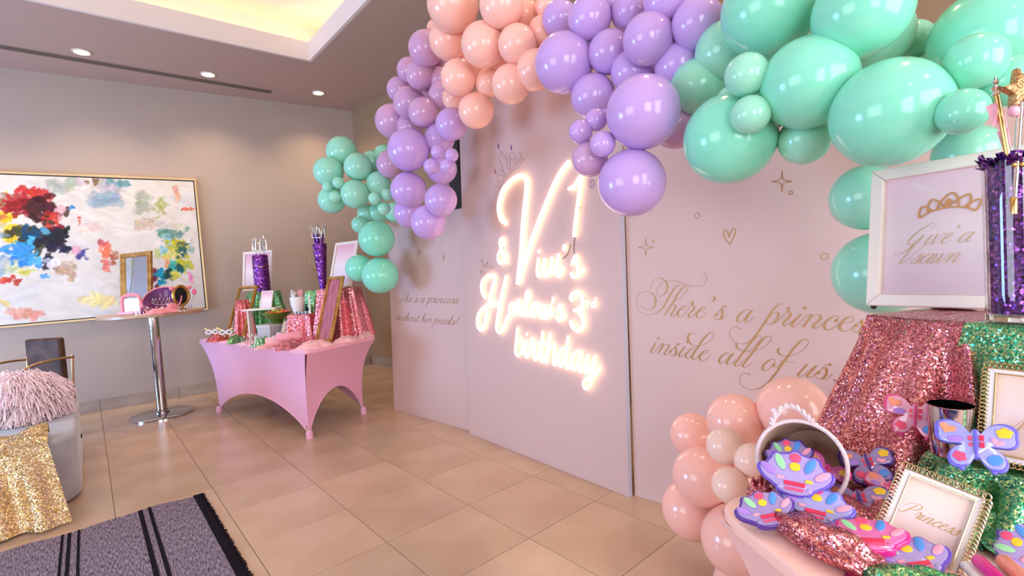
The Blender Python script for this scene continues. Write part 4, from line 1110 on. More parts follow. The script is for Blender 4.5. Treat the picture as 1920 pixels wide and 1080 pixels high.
frame_thing('picture_frame', 'tiny white picture frame standing on the display shelf', 'picture frame', M_, W_, H_, 0.011, 0.012, m_whitef, m_print)
SZ = M_.translation.z
c = tp(497, 5.05)
t = thing('display_shelf', 'narrow white display shelf under the tiny white frame', 'shelf', (c.x, c.y, TZ), math.atan2(RIGHT.y, RIGHT.x))
G().box((0, 0, SZ-TZ-0.008), (0.34, 0.16, 0.016)).build('board', m_whitef, t, smooth=False, bevel=0.002)
for s in (-1, 1): G().box((s*0.15, 0.03, (SZ-TZ-0.016)/2), (0.014, 0.08, SZ-TZ-0.016)).build('leg', m_whitef, t, smooth=False)

# purple vases holding crown wands
def crown_wand(t, top, h, r, m):
    G().tube([(top[0]*.3, top[1]*.3, h-0.25), (top[0], top[1], h)], 0.004, 6).build('wand_stick', m, t)
def crown_ring(t, c, r, h, m, n=7):
    G().tube([(c[0]+r*math.cos(a*PI/12), c[1]+r*math.sin(a*PI/12), c[2]) for a in range(24)], 0.0045, 6, closed=True).build('crown_band', m, t)
    for k in range(n):
        a0 = 2*PI*k/n; a1 = 2*PI*(k+1)/n; am = (a0+a1)/2
        P = [(c[0]+r*math.cos(a0), c[1]+r*math.sin(a0), c[2]), (c[0]+r*1.12*math.cos(a0*.6+am*.4), c[1]+r*1.12*math.sin(a0*.6+am*.4), c[2]+h*.5), (c[0]+r*1.18*math.cos(am), c[1]+r*1.18*math.sin(am), c[2]+h),
             (c[0]+r*1.12*math.cos(a1*.6+am*.4), c[1]+r*1.12*math.sin(a1*.6+am*.4), c[2]+h*.5), (c[0]+r*math.cos(a1), c[1]+r*math.sin(a1), c[2])]
        G().tube(smooth_path(P, 3), 0.0045, 5).build('crown_point', m, t)
c = tp(493, 5.42, 1.266)
t = thing('purple_vase', 'upright purple glitter vase on the green sequin riser', 'vase', c)
G().lathe([(0.0, 0.0), (0.078, 0.0), (0.080, 0.03), (0.080, 0.385), (0.074, 0.395), (0.066, 0.385), (0.0, 0.38)], 32).build('body', m_purple, t)
G().tube([(0.083*math.cos(a*PI/12), 0.083*math.sin(a*PI/12), 0.27+0.01*math.sin(a)) for a in range(24)], 0.004, 6, closed=True).build('gold_band', m_gold, t)
for dx, dy, hh in ((-.05, -.03, .56), (.0, -.04, .52), (.055, -.02, .58)):
    G().tube([(dx*.7, dy*.7, .36), (dx, dy, hh)], 0.0045, 6).build('wand_stick', m_silver, t)
    G().ball((dx, dy, hh), (0.018, 0.008, 0.022), 10, 8).build('wand_tip', m_silver, t)
tiara_thing('small silver crown standing on the upright purple vase', (c.x, c.y-.03, 1.266+0.44), 0.075, 0.15, 0.0, m_silver, None, 300, 0, 9)
c = tp(606, 5.06, 1.25)
t = thing('purple_vase', 'tapered purple glitter vase beside the leaning white frame', 'vase', c)
G().lathe([(0.0, 0.0), (0.032, 0.0), (0.034, 0.02), (0.070, 0.46), (0.064, 0.462), (0.0, 0.45)], 32).build('body', m_purple, t)
for k in range(5):
    a = k*1.3; G().tube([(0.03*math.cos(a), 0.03*math.sin(a), .44), (0.045*math.cos(a), 0.045*math.sin(a), .56)], 0.012, 6).build('ribbon', m_purple, t)
crown_ring(t, (0, 0, .52), 0.062, 0.13, m_silver, 8)
G().tube(smooth_path([(-.06, -.02, .40), (-.11, -.03, .36), (-.125, -.03, .26), (-.09, -.03, .20), (-.05, -.02, .19)], 5), 0.003, 6).build('gold_bangle', m_gold, t)
# white cup with tissue
c = tp(559, 4.70, 1.038)
t = thing('white_cup', 'white tumbler stuffed with mint and pink tissue', 'cup', c)
G().lathe([(0.0, 0.0), (0.030, 0.0), (0.045, 0.03), (0.060, 0.09), (0.064, 0.16), (0.059, 0.16), (0.050, 0.08), (0.0, 0.06)], 32).build('body', m_white, t)
m_mintpaper = mat('mint_tissue', (170, 215, 190), 0.6)
for k, (mm, a) in enumerate(((m_mintpaper, 2.2), (m_pinkcloth, 0.2), (m_white, 3.6), (m_mintpaper, 0.9))):
    G().add([(0.03*math.cos(a), 0.03*math.sin(a), .11), (0.055*math.cos(a+.5), 0.055*math.sin(a+.5), .17), (0.06*math.cos(a), .05*math.sin(a), .235), (0.05*math.cos(a-.6), 0.05*math.sin(a-.6), .18), (0, 0, .20)], [(0, 1, 4), (1, 2, 4), (2, 3, 4), (3, 0, 4)]).build('tissue', mm, t, smooth=False)
c = tp(566, 4.60, 1.039)
t = thing('bead_bracelet', 'row of blue and white beads below the white tumbler', 'bracelet', c, math.atan2(RIGHT.y, RIGHT.x))
m_bead = mat('blue_bead', (90, 120, 150), 0.2)
for k in range(9):
    G().ball((-.06+k*.016, 0, .012), (0.008, 0.01, 0.014), 8, 6).build('bead', m_bead if k % 2 else m_white, t)
c = tp(582, 4.60, 1.036)
t = thing('candle', 'slim white candle beside the bead bracelet', 'candle', c)
G().lathe([(0.008, 0.0), (0.008, 0.165), (0.0, 0.168)], 12).build('stick', m_whitef, t)
G().tube([(0, 0, .165), (.004, 0, .178), (.012, 0, .180)], 0.002, 5).build('wick', m_gold, t)
c = tp(580, 4.92, TZ); crumple_thing('folded_cloth', 'black cloth heaped behind the candle', 'cloth', c, 0.09, 0.07, 0.32, m_black, 21)
# bowl of sweets on a grey box
c = tp(512, 4.78, TZ)
t = thing('gift_box', 'pale grey box under the green bowl of sweets', 'box', c, 0.5)
G().box((0, 0, .075), (0.20, 0.16, 0.15)).build('body', mat('grey_card', (188, 178, 176), 0.6), t, smooth=False, bevel=0.004)
G().box((0, 0, .163), (0.21, 0.17, 0.03)).build('lid', mat('grey_card_lid', (200, 190, 186), 0.6), t, smooth=False, bevel=0.003)
m_olive = noisy('olive_glass', (96, 116, 40), (70, 90, 30), 5, rough=0.15)
BZ = TZ+0.178
t = thing('sweet_bowl', 'olive green footed bowl holding wrapped sweets', 'bowl', (c.x+.05, c.y-.03, BZ))
G().lathe([(0.0, 0.0), (0.055, 0.0), (0.058, 0.012), (0.045, 0.022), (0.09, 0.055), (0.142, 0.105), (0.136, 0.105), (0.085, 0.06), (0.0, 0.045)], 40).build('body', m_olive, t)
sw = [mat('sweet_orange', (240, 130, 50), 0.3), mat('sweet_yellow', (240, 190, 60), 0.3), mat('sweet_green', (110, 170, 60), 0.3), mat('sweet_pink', (235, 110, 120), 0.3), mat('sweet_red', (210, 60, 60), 0.3)]
sn_ = ['orange', 'yellow', 'green', 'pink', 'red']
rr = random.Random(3)
for k in range(22):
    a = k*2.4; rad = 0.022*math.sqrt(k)*1.05; zz = BZ+0.098+rr.uniform(-.008, .012)+0.03*(1-rad/.1)
    s = thing('wrapped_sweet', sn_[k % 5]+' wrapped sweet piled in the olive green bowl', 'sweet', (c.x+.05+rad*math.cos(a), c.y-.03+rad*math.sin(a), zz), rr.uniform(0, 3), 'wrapped sweets in the bowl')
    G().ball((0, 0, 0), (0.021, 0.014, 0.013), 10, 6).build('sweet', sw[k % 5], s)
    for q in (-1, 1): G().lathe([(0.003, 0.018), (0.013, 0.034)], 7, close=False).xf(Matrix.Rotation(q*PI/2, 4, 'Y')).build('wrapper_twist', sw[k % 5], s)
# cards and small silver pouch
for k in range(3):
    p = tp(533+k*5, 4.66, TZ)
    o = G().box((0, 0, .10), (0.10, 0.010, 0.20)).build('greeting_card', [m_whitef, mat('cream_card', (225, 200, 170), .6), m_white][k], smooth=False)
    o.location = p; o.rotation_euler = (-0.15, 0.35, math.atan2(RIGHT.y, RIGHT.x)+0.7)
    tag(o, ['white greeting card leaning by the low rose riser', 'cream greeting card between two white ones', 'glossy white card nearest the low rose riser'][k], 'card')
m_foil = noisy('holographic_foil', (205, 205, 225), (235, 225, 240), 20, rough=0.15, metal=0.6)
crumple_thing('foil_pouch', 'crumpled silver foil pouch below the olive bowl', 'pouch', tp(525, 4.62), 0.09, 0.06, 0.10, m_foil, 31)
# cloths, masks and tiaras along the front of the table
def edge_pt(s, inset=0.07):
    """along the front edge L..F of the table top"""
    L3 = Vector((0.878, 2.132, 0)); F3 = Vector((1.274, -0.231, 0)); n = Vector((0.986, 0.165, 0))
    p = L3+(F3-L3)*s+n*inset; return Vector((p.x, p.y, TZ))
FZ = 'folded cloths at the front of the far table'
crumple_thing('folded_cloth', 'dark rose sequin cloth folded at the table end by the painting', 'cloth', tp(406, 5.22), 0.12, 0.08, 0.085, m_coral, 41, 0.9, FZ)
crumple_thing('folded_cloth', 'green sequin cloth folded below the smaller gold frame', 'cloth', tp(441, 4.95), 0.12, 0.07, 0.075, m_green, 42, 0.9, FZ)
crumple_thing('folded_cloth', 'green sequin cloth folded in front of the grey box', 'cloth', tp(492, 4.52), 0.09, 0.07, 0.09, m_green, 43, 0.2, FZ)
crumple_thing('folded_cloth', 'pale pink cloth spread under the small silver tiara', 'cloth', tp(500, 4.40), 0.14, 0.06, 0.03, m_palepink, 47, 0.6, FZ)
crumple_thing('folded_cloth', 'rose sequin cloth twisted below the pink rolled towels', 'cloth', tp(540, 4.22), 0.12, 0.08, 0.075, m_rose, 44, 0.3, FZ)
crumple_thing('folded_cloth', 'pale pink satin cloth heaped at the foot of the larger gold frame', 'cloth', tp(588, 4.18), 0.15, 0.085, 0.060, m_palepink, 45, -0.3, FZ, 11)
crumple_thing('folded_cloth', 'pink satin cloth heaped under the tall rose sequin cloth', 'cloth', tp(650, 4.42), 0.12, 0.07, 0.055, m_palepink, 46, 0.2, FZ, 11)
crumple_thing('folded_cloth', 'pink satin cloth tucked at the table end by the backdrop', 'cloth', tp(684, 4.62), 0.12, 0.06, 0.06, m_palepink, 48, 0.6, FZ, 11)
def roll(label, c, d, Ln, r, m):
    t = thing('rolled_towel', label, 'towel', c, math.atan2(d[1], d[0]))
    G().tube([(-Ln/2, 0, r), (-Ln/2+.01, 0, r), (Ln/2-.01, 0, r), (Ln/2, 0, r)], [r*.85, r, r, r*.85], 18).build('roll', m, t)
    sp = []
    for k in range(30):
        a = k*.5; q = r*.8*(1-k/34); sp.append((Ln/2+.002, q*math.cos(a), r+q*math.sin(a)))
    G().tube(sp, 0.003, 5).build('spiral_end', m_pinkcloth, t)
roll('pink rolled towel lying over the paler roll', tp(543, 4.36)+Vector((0, 0, .05)), (0.80, -0.25), 0.20, 0.036, m_pinkcloth)
roll('pale pink rolled towel below the low rose riser', tp(528, 4.46), (0.85, -0.2), 0.26, 0.042, m_palepink)
m_maskw = mat('mask_white', (235, 230, 225), 0.4)
for k, (x, d, lab) in enumerate(((398, 5.14, 'white party mask on the dark rose folded cloth'), (424, 5.0, 'white party mask beside the foot of the smaller gold frame'))):
    p = tp(x, d, TZ+0.075); t = thing('party_mask', lab, 'mask', p, math.atan2(RIGHT.y, RIGHT.x))
    for s in (-1, 1):
        G().tube([(s*.035+.026*math.cos(a*PI/8), 0.004*math.cos(a), .03+.02*math.sin(a*PI/8)) for a in range(16)], 0.009, 6, closed=True).build('eye_rim', m_maskw, t)
        G().ball((s*.062, 0, .06), (0.014, 0.006, 0.02), 10, 6).build('ear', m_gold, t)
    G().ball((0, 0, .028), (0.016, 0.008, 0.010), 10, 6).build('bridge', m_maskw, t)
tiara_thing('small silver tiara on the pale pink cloth of the far table', tp(468, 4.62), 0.07, 0.11, 0.2, m_silver)
tiara_thing('low silver tiara among the green folded cloths', tp(478, 4.48), 0.05, 0.06, 0.9, m_silver)

# ------------------------------------------------------------------ grey ottoman with throws, leather chair, rug
m_velvet = noisy('grey_velvet', (168, 166, 170), (150, 148, 154), 5, rough=0.75, sheen=0.5)
def rrect(x0, x1, y0, y1, r, n=8):
    out = []
    for cx, cy, a0 in ((x1-r, y0+r, -PI/2), (x1-r, y1-r, 0), (x0+r, y1-r, PI/2), (x0+r, y0+r, PI)):
        out += [(cx+r*math.cos(a0+PI/2*k/n), cy+r*math.sin(a0+PI/2*k/n)) for k in range(n+1)]
    return out
OZ = 0.435
t = thing('ottoman', 'large grey velvet ottoman with rounded corners', 'ottoman', (0, 0, 0))
poly = rrect(-1.9, -0.15, -0.12, 1.62, 0.30)
G().pillow_prism(poly, 0.012, OZ, 0.028).build('body', m_velvet, t, angle=60)
G().tube([(-1.025+(p[0]+1.025)*1.001, .75+(p[1]-.75)*1.001, OZ-0.026) for p in poly], 0.004, 6, closed=True).build('piping', m_velvet, t)
G().tube([(-0.32, -0.1185, 0.02), (-0.32, -0.1185, OZ-.03)], 0.003, 6).build('seam', m_velvet, t)
G().box((-0.148, 1.05, 0.20), (0.012, 0.03, 0.03)).build('zip_pull', m_slot, t, smooth=False)
for (x, y) in ((-.35, .15), (-.35, 1.35), (-1.7, .15), (-1.7, 1.35)):
    G().lathe([(0.025, 0.0), (0.03, 0.016)], 12, c=(x, y, 0)).build('foot', m_slot, t)
# gold sequin throw over the front edge
m_goldseq = sequin('gold_sequin', (168, 136, 84), (255, 244, 222), 210, 0.6, 0.2, 0.95, c3=(214, 182, 122))
def gold_fn(u, v):
    s = u; x = -1.25+1.06*s
    f = math.sin(s*26)+.5*math.sin(s*47+1.3)+.4*math.sin(s*11+.4)
    if v < 0.25:
        k = v/0.25; y = 0.20-0.34*k; z = OZ+0.022+0.075*math.sin(PI*k)**1.2*(0.55+.45*math.sin(s*19+k*5))+0.02*math.sin(k*14+s*9)
        x = -1.25+0.97*s
    elif v < 0.32:
        k = (v-.25)/.07; y = -0.14-0.03*k; z = OZ+0.022-0.05*k; x = -1.25+(0.97+.01*k)*s
    else:
        k = (v-.32)/.68; y = -0.17-0.23*k**1.1+0.026*f*min(1, k*2+.1); z = OZ-0.028-(OZ-0.045)*k; x = -1.25+(0.98+0.075*k)*s
    return (x, y, z)
g = G(); g.grid(gold_fn, 150, 44)
tag(g.build('sequin_throw', m_goldseq, smooth=True, angle=80), 'gold sequin throw hanging over the front of the grey ottoman', 'throw')
# shaggy pink cushion
m_shag = noisy('pink_shag', (253, 232, 230), (248, 218, 226), 6, rough=0.85)
cc = at_d(8, 750, 3.72); cc.z = OZ+0.165
t = thing('shaggy_cushion', 'shaggy pale pink fringed cushion lying on the grey ottoman', 'cushion', cc)
ax = Vector((RIGHT.x, RIGHT.y, 0)).normalized(); ay = Vector((-ax.y, ax.x, 0))
R3 = Matrix((ax, ay, Vector((0, 0, 1)))).transposed()
def core(d):
    e = Vector((abs(d.x)**.6*math.copysign(1, d.x)*.33, abs(d.y)**.7*math.copysign(1, d.y)*.20, abs(d.z)**.7*math.copysign(1, d.z)*.16)); return R3 @ e
g = G()
def core_fn(u, v):
    a = 2*PI*u; b = PI*v; return core(Vector((math.sin(b)*math.cos(a), math.sin(b)*math.sin(a), -math.cos(b))))
g.grid(core_fn, 32, 18, closed_u=True); g.build('core', m_shag, t)
g = G(); rr = random.Random(5)
for k in range(3400):
    z = rr.uniform(-.75, 1); a = rr.uniform(0, 2*PI); q = math.sqrt(1-z*z); d = Vector((q*math.cos(a), q*math.sin(a), z))
    if d.y > 0.55: continue
    p = core(d); n = (R3 @ Vector((d.x, d.y*1.3, d.z*1.2))).normalized()
    Ln = rr.uniform(.08, .15); side = (R3 @ Vector((rr.uniform(-.5, .5), rr.uniform(-.3, .1), 0)))
    path = []; vel = n*rr.uniform(.5, .9)+side*.7
    pp = p.copy()
    for j in range(5):
        path.append(tuple(pp)); pp = pp+vel.normalized()*Ln/4; vel = vel+Vector((0, 0, -.55))+side*.15
    path = [(x, y, max(zz, -0.158)) for x, y, zz in path]
    g.tube(path, 0.0040*rr.uniform(.8, 1.15), 4)
tag(g.build('fringe', m_shag, t, angle=80), kind='stuff')
# leather chair beyond the ottoman
m_leather = noisy('brown_leather', (96, 66, 54), (66, 42, 34), 9, rough=0.55, detail=6, spec=0.25)
m_brass = mat('brass', (196, 164, 120), 0.25, 0.9)
cb = at_d(86, 661, 4.75)
fd = Vector((-0.72, -0.69, 0)).normalized()
Mc = basis(Vector((cb.x, cb.y, 0))+fd*0.24, Vector((-fd.y, fd.x, 0))*1, -fd, Vector((0, 0, 1)))
Mc = basis(Vector((cb.x, cb.y, 0))+fd*0.24, (-fd).cross(Vector((0, 0, 1))), -fd, Vector((0, 0, 1)))
t = thing('leather_chair', 'brown leather chair with curved brass arms behind the ottoman', 'chair', mtx=Mc)
ct = at_d(86, 634, 4.75).z
G().box((0, 0.24, (ct+.46)/2), (0.37, 0.065, ct-.46)).build('backrest', m_leather, t, bevel=0.022)
G().box((0, 0, .43), (0.48, 0.48, 0.09)).build('seat', m_leather, t, bevel=0.02)
for s in (-1, 1):
    G().tube(smooth_path([(s*.255, .27, ct-.20), (s*.265, .10, ct-.19), (s*.27, -.12, ct-.205), (s*.268, -.25, ct-.27), (s*.262, -.27, ct-.36), (s*.255, -.26, .2), (s*.25, -.25, 0.0)], 6), 0.012, 10).build('arm', m_brass, t)
    G().tube([(s*.235, .26, 0.0), (s*.235, .25, .45), (s*.24, .27, ct-.18)], 0.012, 10).build('leg', m_brass, t)
    G().tube([(s*.25, -.25, .40), (s*.235, .25, .40)], 0.010, 8).build('rail', m_brass, t)
# rug
m_rug = mat('grey_rug', (120, 108, 122), 0.95, spec=0.1)
N_, L_, b_ = nodes(m_rug)
tc = N_.new('ShaderNodeTexCoord'); mp = N_.new('ShaderNodeMapping'); mp.inputs['Scale'].default_value = (230, 22, 1)
nz = N_.new('ShaderNodeTexNoise'); nz.inputs['Scale'].default_value = 1.0; nz.inputs['Detail'].default_value = 3
cr = N_.new('ShaderNodeValToRGB'); cr.color_ramp.elements[0].position = .38; cr.color_ramp.elements[0].color = srgb(84, 74, 90); cr.color_ramp.elements[1].position = .64; cr.color_ramp.elements[1].color = srgb(160, 146, 160)
bp = N_.new('ShaderNodeBump'); bp.inputs['Strength'].default_value = .5; bp.inputs['Distance'].default_value = .004
L_.new(tc.outputs['Object'], mp.inputs[0]); L_.new(mp.outputs[0], nz.inputs[0]); L_.new(nz.outputs[0], cr.inputs[0]); L_.new(cr.outputs[0], b_.inputs['Base Color']); L_.new(nz.outputs[0], bp.inputs['Height']); L_.new(bp.outputs[0], b_.inputs['Normal'])
m_rugblk = mat('rug_black', (26, 20, 28), 0.95, spec=0.1)
t = thing('rug', 'grey woven rug with black stripes and fringed end', 'rug', (0, 0, 0))
RX1, RY1 = 0.395, -0.545
def rug_fn(u, v):
    x = -2.1+(RX1+2.1)*u; y = RY1-2.6*v+0.010*math.sin(x*9)-0.045*max(0, x)-0.008*math.sin(x*21)*(v < .01)
    return (x, y, 0.007+0.0015*math.sin(x*14)*math.sin(y*9))
g = G(); g.grid(rug_fn, 120, 60)
n = len(g.v); g.v += [(x, y, 0.0) for x, y, z in g.v[:120]]; g.f += [(i, n+i, n+i+1, i+1) for i in range(119)]; g.mi += [0]*119
g.build('pile', m_rug, t, angle=80)
for xs, w_ in ((0.118, .022), (0.163, .018), (-0.234, .012), (-0.205, .016), (-0.165, .012), (-.62, .022), (-.66, .018), (-1.05, .016), (-1.1, .012)):
    g = G()
    def sfn(u, v): q = rug_fn((xs+(u-.5)*w_+2.1)/(RX1+2.1), v); return (q[0], q[1]+.001*(v < .01), q[2]+0.0016)
    g.grid(sfn, 4, 60); g.build('stripe', m_rugblk, t, angle=80)
G().prism([(RX1-.004, RY1-.018), (RX1+.035, RY1-.022), (RX1+.035, RY1-2.6), (RX1-.004, RY1-2.6)], 0.0, 0.0085).build('border', m_rugblk, t, smooth=False)
g = G(); rr = random.Random(8)
for k in range(420):
    y = RY1-.02-2.58*k/420; g.tube([(RX1+.033, y, .006), (RX1+.045, y+rr.uniform(-.004, .004), .007), (RX1+.052+rr.uniform(-.006, .008), y+rr.uniform(-.008, .008), .004)], 0.0022, 4)
tag(g.build('fringe', m_rugblk, t), kind='stuff')
# ------------------------------------------------------------------ near gift table
NZT = 0.76
K0 = Vector((1.035, -3.765, 0)); E1 = Vector((0.92, -0.39, 0)).normalized(); E2 = Vector((-0.52, -0.854, 0)).normalized()
F4, R4, L4 = K0, K0+E1*0.80, K0+E2*1.83; B4 = R4+E2*1.83
def lg(p, a, b): return p+a*0.10+b*0.14
spandex_table('pale pink stretch-covered gift table beside the blush floor balloons', F4, L4, R4, NZT,
              [lg(F4, E1, E2), lg(R4, -E1, E2), lg(B4, -E1, -E2), lg(L4, E1, -E2)], rc=0.09, m_spandex=mat('warm_lit_spandex', (242, 190, 186), 0.55, sheen=0.25), m_tabletop=mat('warm_lit_spandex_top', (248, 200, 188), 0.6, sheen=0.2))  # warm light is painted into the peach tint of this pink cover

m_rose2 = sequin('rose_gold_sequin', (150, 70, 84), (242, 172, 168), 300, 0.6, 0.2, 0.85, c3=(206, 114, 120))
m_green2 = sequin('emerald_sequin', (40, 132, 92), (196, 218, 144), 300, 0.6, 0.2, 0.8, c3=(96, 184, 134))
m_purp2 = sequin('purple_tinsel', (56, 16, 84), (170, 100, 210), 190, 1.3, 0.18, 0.75, c3=(104, 40, 140))
m_mag2 = sequin('magenta_sequin', (120, 20, 70), (220, 90, 150), 260, 0.9, 0.2, 0.8)
RZ = 1.15
c1 = Vector((1.532, -3.966, 0)); c2 = Vector((1.430, -4.171, 0)); rd = (c2-c1).normalized(); rn = Vector((-rd.y, rd.x, 0)); rn = rn if rn.x > 0 else -rn
def ccw(p):
    a = sum(p[i][0]*p[(i+1) % len(p)][1]-p[(i+1) % len(p)][0]*p[i][1] for i in range(len(p)))
    return p if a > 0 else p[::-1]
poly = ccw([tuple(v.xy) for v in (c1, c2, c2+rn*0.24, c1+rn*0.24)])
def big_drape(name, label, poly, ztop, zbot, spread, pw, m, folds, amp, seed, N=300, rows=60):
    """draped riser cloth with heavier folds; spread may depend on direction"""
    rr = random.Random(seed); n = len(poly); per = [math.dist(poly[i], poly[(i+1) % n]) for i in range(n)]; tot = sum(per)
    cx = sum(p[0] for p in poly)/n; cy = sum(p[1] for p in poly)/n; ph = [rr.uniform(0, 6.28) for _ in range(6)]
    def edge(s):
        d = s*tot
        for i in range(n):
            if d <= per[i] or i == n-1:
                t = d/per[i]; a, b = poly[i], poly[(i+1) % n]; return (a[0]+(b[0]-a[0])*t, a[1]+(b[1]-a[1])*t)
            d -= per[i]
    def fn(u, v):
        ex, ey = edge(u % 1.0); dx, dy = ex-cx, ey-cy; l = math.hypot(dx, dy) or 1e-6; dx /= l; dy /= l
        if v < 0.10:
            k = v/0.10; return (cx+(ex-cx)*k, cy+(ey-cy)*k, ztop+0.001*math.sin(11*k+u*25))
        t = (v-0.10)/0.90; a = 2*PI*u
        f = math.sin(folds*a+ph[1]+1.6*math.sin(2*a+ph[2])*(0.4+t)) + .45*math.sin((folds*2+1)*a+ph[3]+2*t) + .5*math.sin(3*a+ph[4])
        sp = spread(dx, dy) if callable(spread) else spread
        off = 0.012*min(1, t*8) + sp*t**pw + amp*f*min(1, t*1.7)
        z = ztop-(ztop-zbot)*min(1, (t*1.04))
        z += 0.012*(1+math.sin(folds*1.3*a+9*t+ph[5]))*max(0, (t-.72)/.28)
        return (ex+dx*off, ey+dy*off, max(z, zbot))
    g = G(); g.grid(fn, N, rows, closed_u=True)
    return tag(g.build(name, m, smooth=True, angle=85), label, 'cloth')
toc = (Vector((CAM.x, CAM.y, 0))-c1).normalized()
big_drape('sequin_cloth', 'rose gold sequin cloth draped over the riser under the large white frame', poly, RZ, NZT+0.003,
          lambda dx, dy: 0.05+0.13*max(0, dx*-0.30+dy*0.95)+0.03*max(0, dx*toc.x+dy*toc.y), 1.15, m_rose2, 7, 0.030, 3)
g1 = c2+rd*0.006-rn*0.012; g2 = c2+rd*0.34-rn*0.012
poly2 = ccw([tuple(v.xy) for v in (g1, g2, g2+rn*0.25, g1+rn*0.25)])
big_drape('sequin_cloth', 'emerald green sequin cloth draped over the riser under the tinsel vase', poly2, RZ+0.002, NZT+0.004,
          0.015, 1.5, m_green2, 7, 0.014, 6)
# low step in front of the emerald riser
GZ = 0.884
sa, sb, sd, se = (_col(x, d, GZ) for x, d in ((1742, 1.07), (1796, 0.99), (2060, 0.84), (2060, 0.95)))
poly3 = ccw([tuple(v.xy) for v in (sa, sb, sd, se)])
big_drape('sequin_cloth', 'emerald green sequin cloth over the low step under the silver cup', poly3, GZ, NZT+0.004, lambda dx, dy: 0.02+0.05*max(0, dx*toc.x+dy*toc.y), 1.6, m_green2, 6, 0.026, 12)

# loose cloths on the table top
def lie(x, y, z=NZT): p = on_z(x, y, z); return p
def cloth_roll(label, pts, r, m, seed):
    P = smooth_path([tuple(lie(x, y, NZT+0.002)) for x, y in pts], 8); n = len(P)
    g = G(); rr = random.Random(seed); ph = [rr.uniform(0, 6.28) for _ in range(4)]
    def fn(u, v):
        i = min(n-1, int(v*(n-1))); p = Vector(P[i]); a = Vector(P[max(i-1, 0)]); b = Vector(P[min(i+1, n-1)]); d = (b-a); d.z = 0; d.normalize()
        w = Vector((-d.y, d.x, 0)); th = 2*PI*u
        e = (0.55+0.45*math.sin(PI*min(1, max(0.02, v)))**.5)
        rad = r*e*(1+.10*math.sin(3*th+ph[0]+v*6)+.07*math.sin(7*th+ph[1]-v*9))
        return tuple(p+w*(rad*1.15*math.cos(th))+Vector((0, 0, max(0, rad*.72*(1+math.sin(th))))))
    g.grid(fn, 40, 60, closed_u=True)
    g.add([], [])
    n0 = len(g.v); g.f += [tuple(range(39, -1, -1)), tuple(range(n0-40, n0))]; g.mi += [0, 0]
    return tag(g.build('sequin_roll', m, angle=85), label, 'cloth')
cloth_roll('rolled edge of rose gold sequin cloth along the near table front', [(1462, 985), (1500, 1012), (1545, 1040), (1600, 1068), (1650, 1092)], 0.038, m_rose2, 2)
cloth_roll('rolled green sequin cloth at the near table front below the purple compact', [(1625, 1090), (1690, 1112), (1760, 1124), (1850, 1128)], 0.028, m_green2, 4)
crumple_thing('sequin_heap', 'rose gold sequin cloth rumpled between the basket and the filigree frame', 'cloth', lie(1625, 962, NZT+.002), 0.16, 0.12, 0.040, m_rose2, 52, -0.8)
crumple_thing('sequin_heap', 'rose gold sequin cloth end poking out behind the basket', 'cloth', lie(1432, 932, NZT+.002), 0.05, 0.035, 0.055, m_rose2, 53, 0.4)
crumple_thing('sequin_heap', 'magenta sequin cloth under the stacked magenta compacts', 'cloth', lie(1640, 1058, NZT+.002), 0.08, 0.05, 0.035, m_mag2, 54, 0.1)
crumple_thing('sequin_heap', 'green sequin cloth folds spilling toward the lipstick set', 'cloth', lie(1880, 1000, NZT+.002), 0.12, 0.09, 0.075, m_green2, 56, -0.6)

# large white frame on the rose riser
m_bigprint = gradient_print('sunset_reflection_print', (214, 186, 196), (232, 214, 216), (232, 196, 206))  # tonal bands paint a glass reflection into the print colour
M_, W_, H_ = frame_px((1622, 566), (1925, 583), 1.46, 1.165, 318, 0.16)
M_.translation.z = RZ+0.006
t = frame_thing('framed_print', 'large white framed print with a gold crown on the rose gold riser', 'picture frame', M_, W_, H_, 0.034, 0.024, m_whitef, m_bigprint)
MATS['sunset_reflection_print'].node_tree.nodes['Principled BSDF'].inputs['Roughness'].default_value = 0.1
m_copper = mat('copper_lettering', (206, 150, 96), 0.3, 0.4); m_goldtext = mat('gold_text', (200, 160, 92), 0.3, 0.4)
pz = -0.0105
def local_art(t, name, strokes, w, m, z=pz, k=6):
    g = G()
    for q, st in enumerate(strokes): ribbon(g, st, w, w, z+0.00006*q, k, False, True)
    return g.build(name, m, t, smooth=False)
cw, cy0 = W_*0.40, H_*0.615
def cp(x, y): return ((x-620)/680*cw+0.012, cy0+(370-y)/680*cw)
crown = [[(310,370),(380,320),(480,280),(620,260),(760,275),(840,305),(895,345)], [(310,370),(300,300),(335,212),(420,260),(445,290)], [(400,300),(395,220),(440,130),(520,180),(570,250)], [(500,268),(530,180),(650,70),(715,150),(725,265)],
         [(660,220),(720,170),(825,115),(850,180),(820,290)], [(795,270),(860,220),(945,200),(935,280),(895,345)]]
local_art(t, 'crown_print', [[cp(x, y) for x, y in s] for s in crown], 0.0042, m_copper)
g = G(); disc(g, cp(618, 205), 0.0075, 0.013, pz+.0005, 14, -0.15); g.build('crown_print', m_copper, t, smooth=False)
for txt, x0, y0, s in (("Give` a", -0.085, H_*0.430, 0.027), ("Vsawn", -0.105, H_*0.300, 0.027)):
    g = G(); write(g, txt, (x0, y0), (s*1.05, 0), (0, s), 0.6, 0.0007, 0.0022, pz); g.build('lettering', m_goldtext, t, smooth=False)
G().ball((-W_/2+0.018, -0.004, -0.010), (0.008, 0.006, 0.005), 12, 8).build('rubber_foot', m_slot, t)

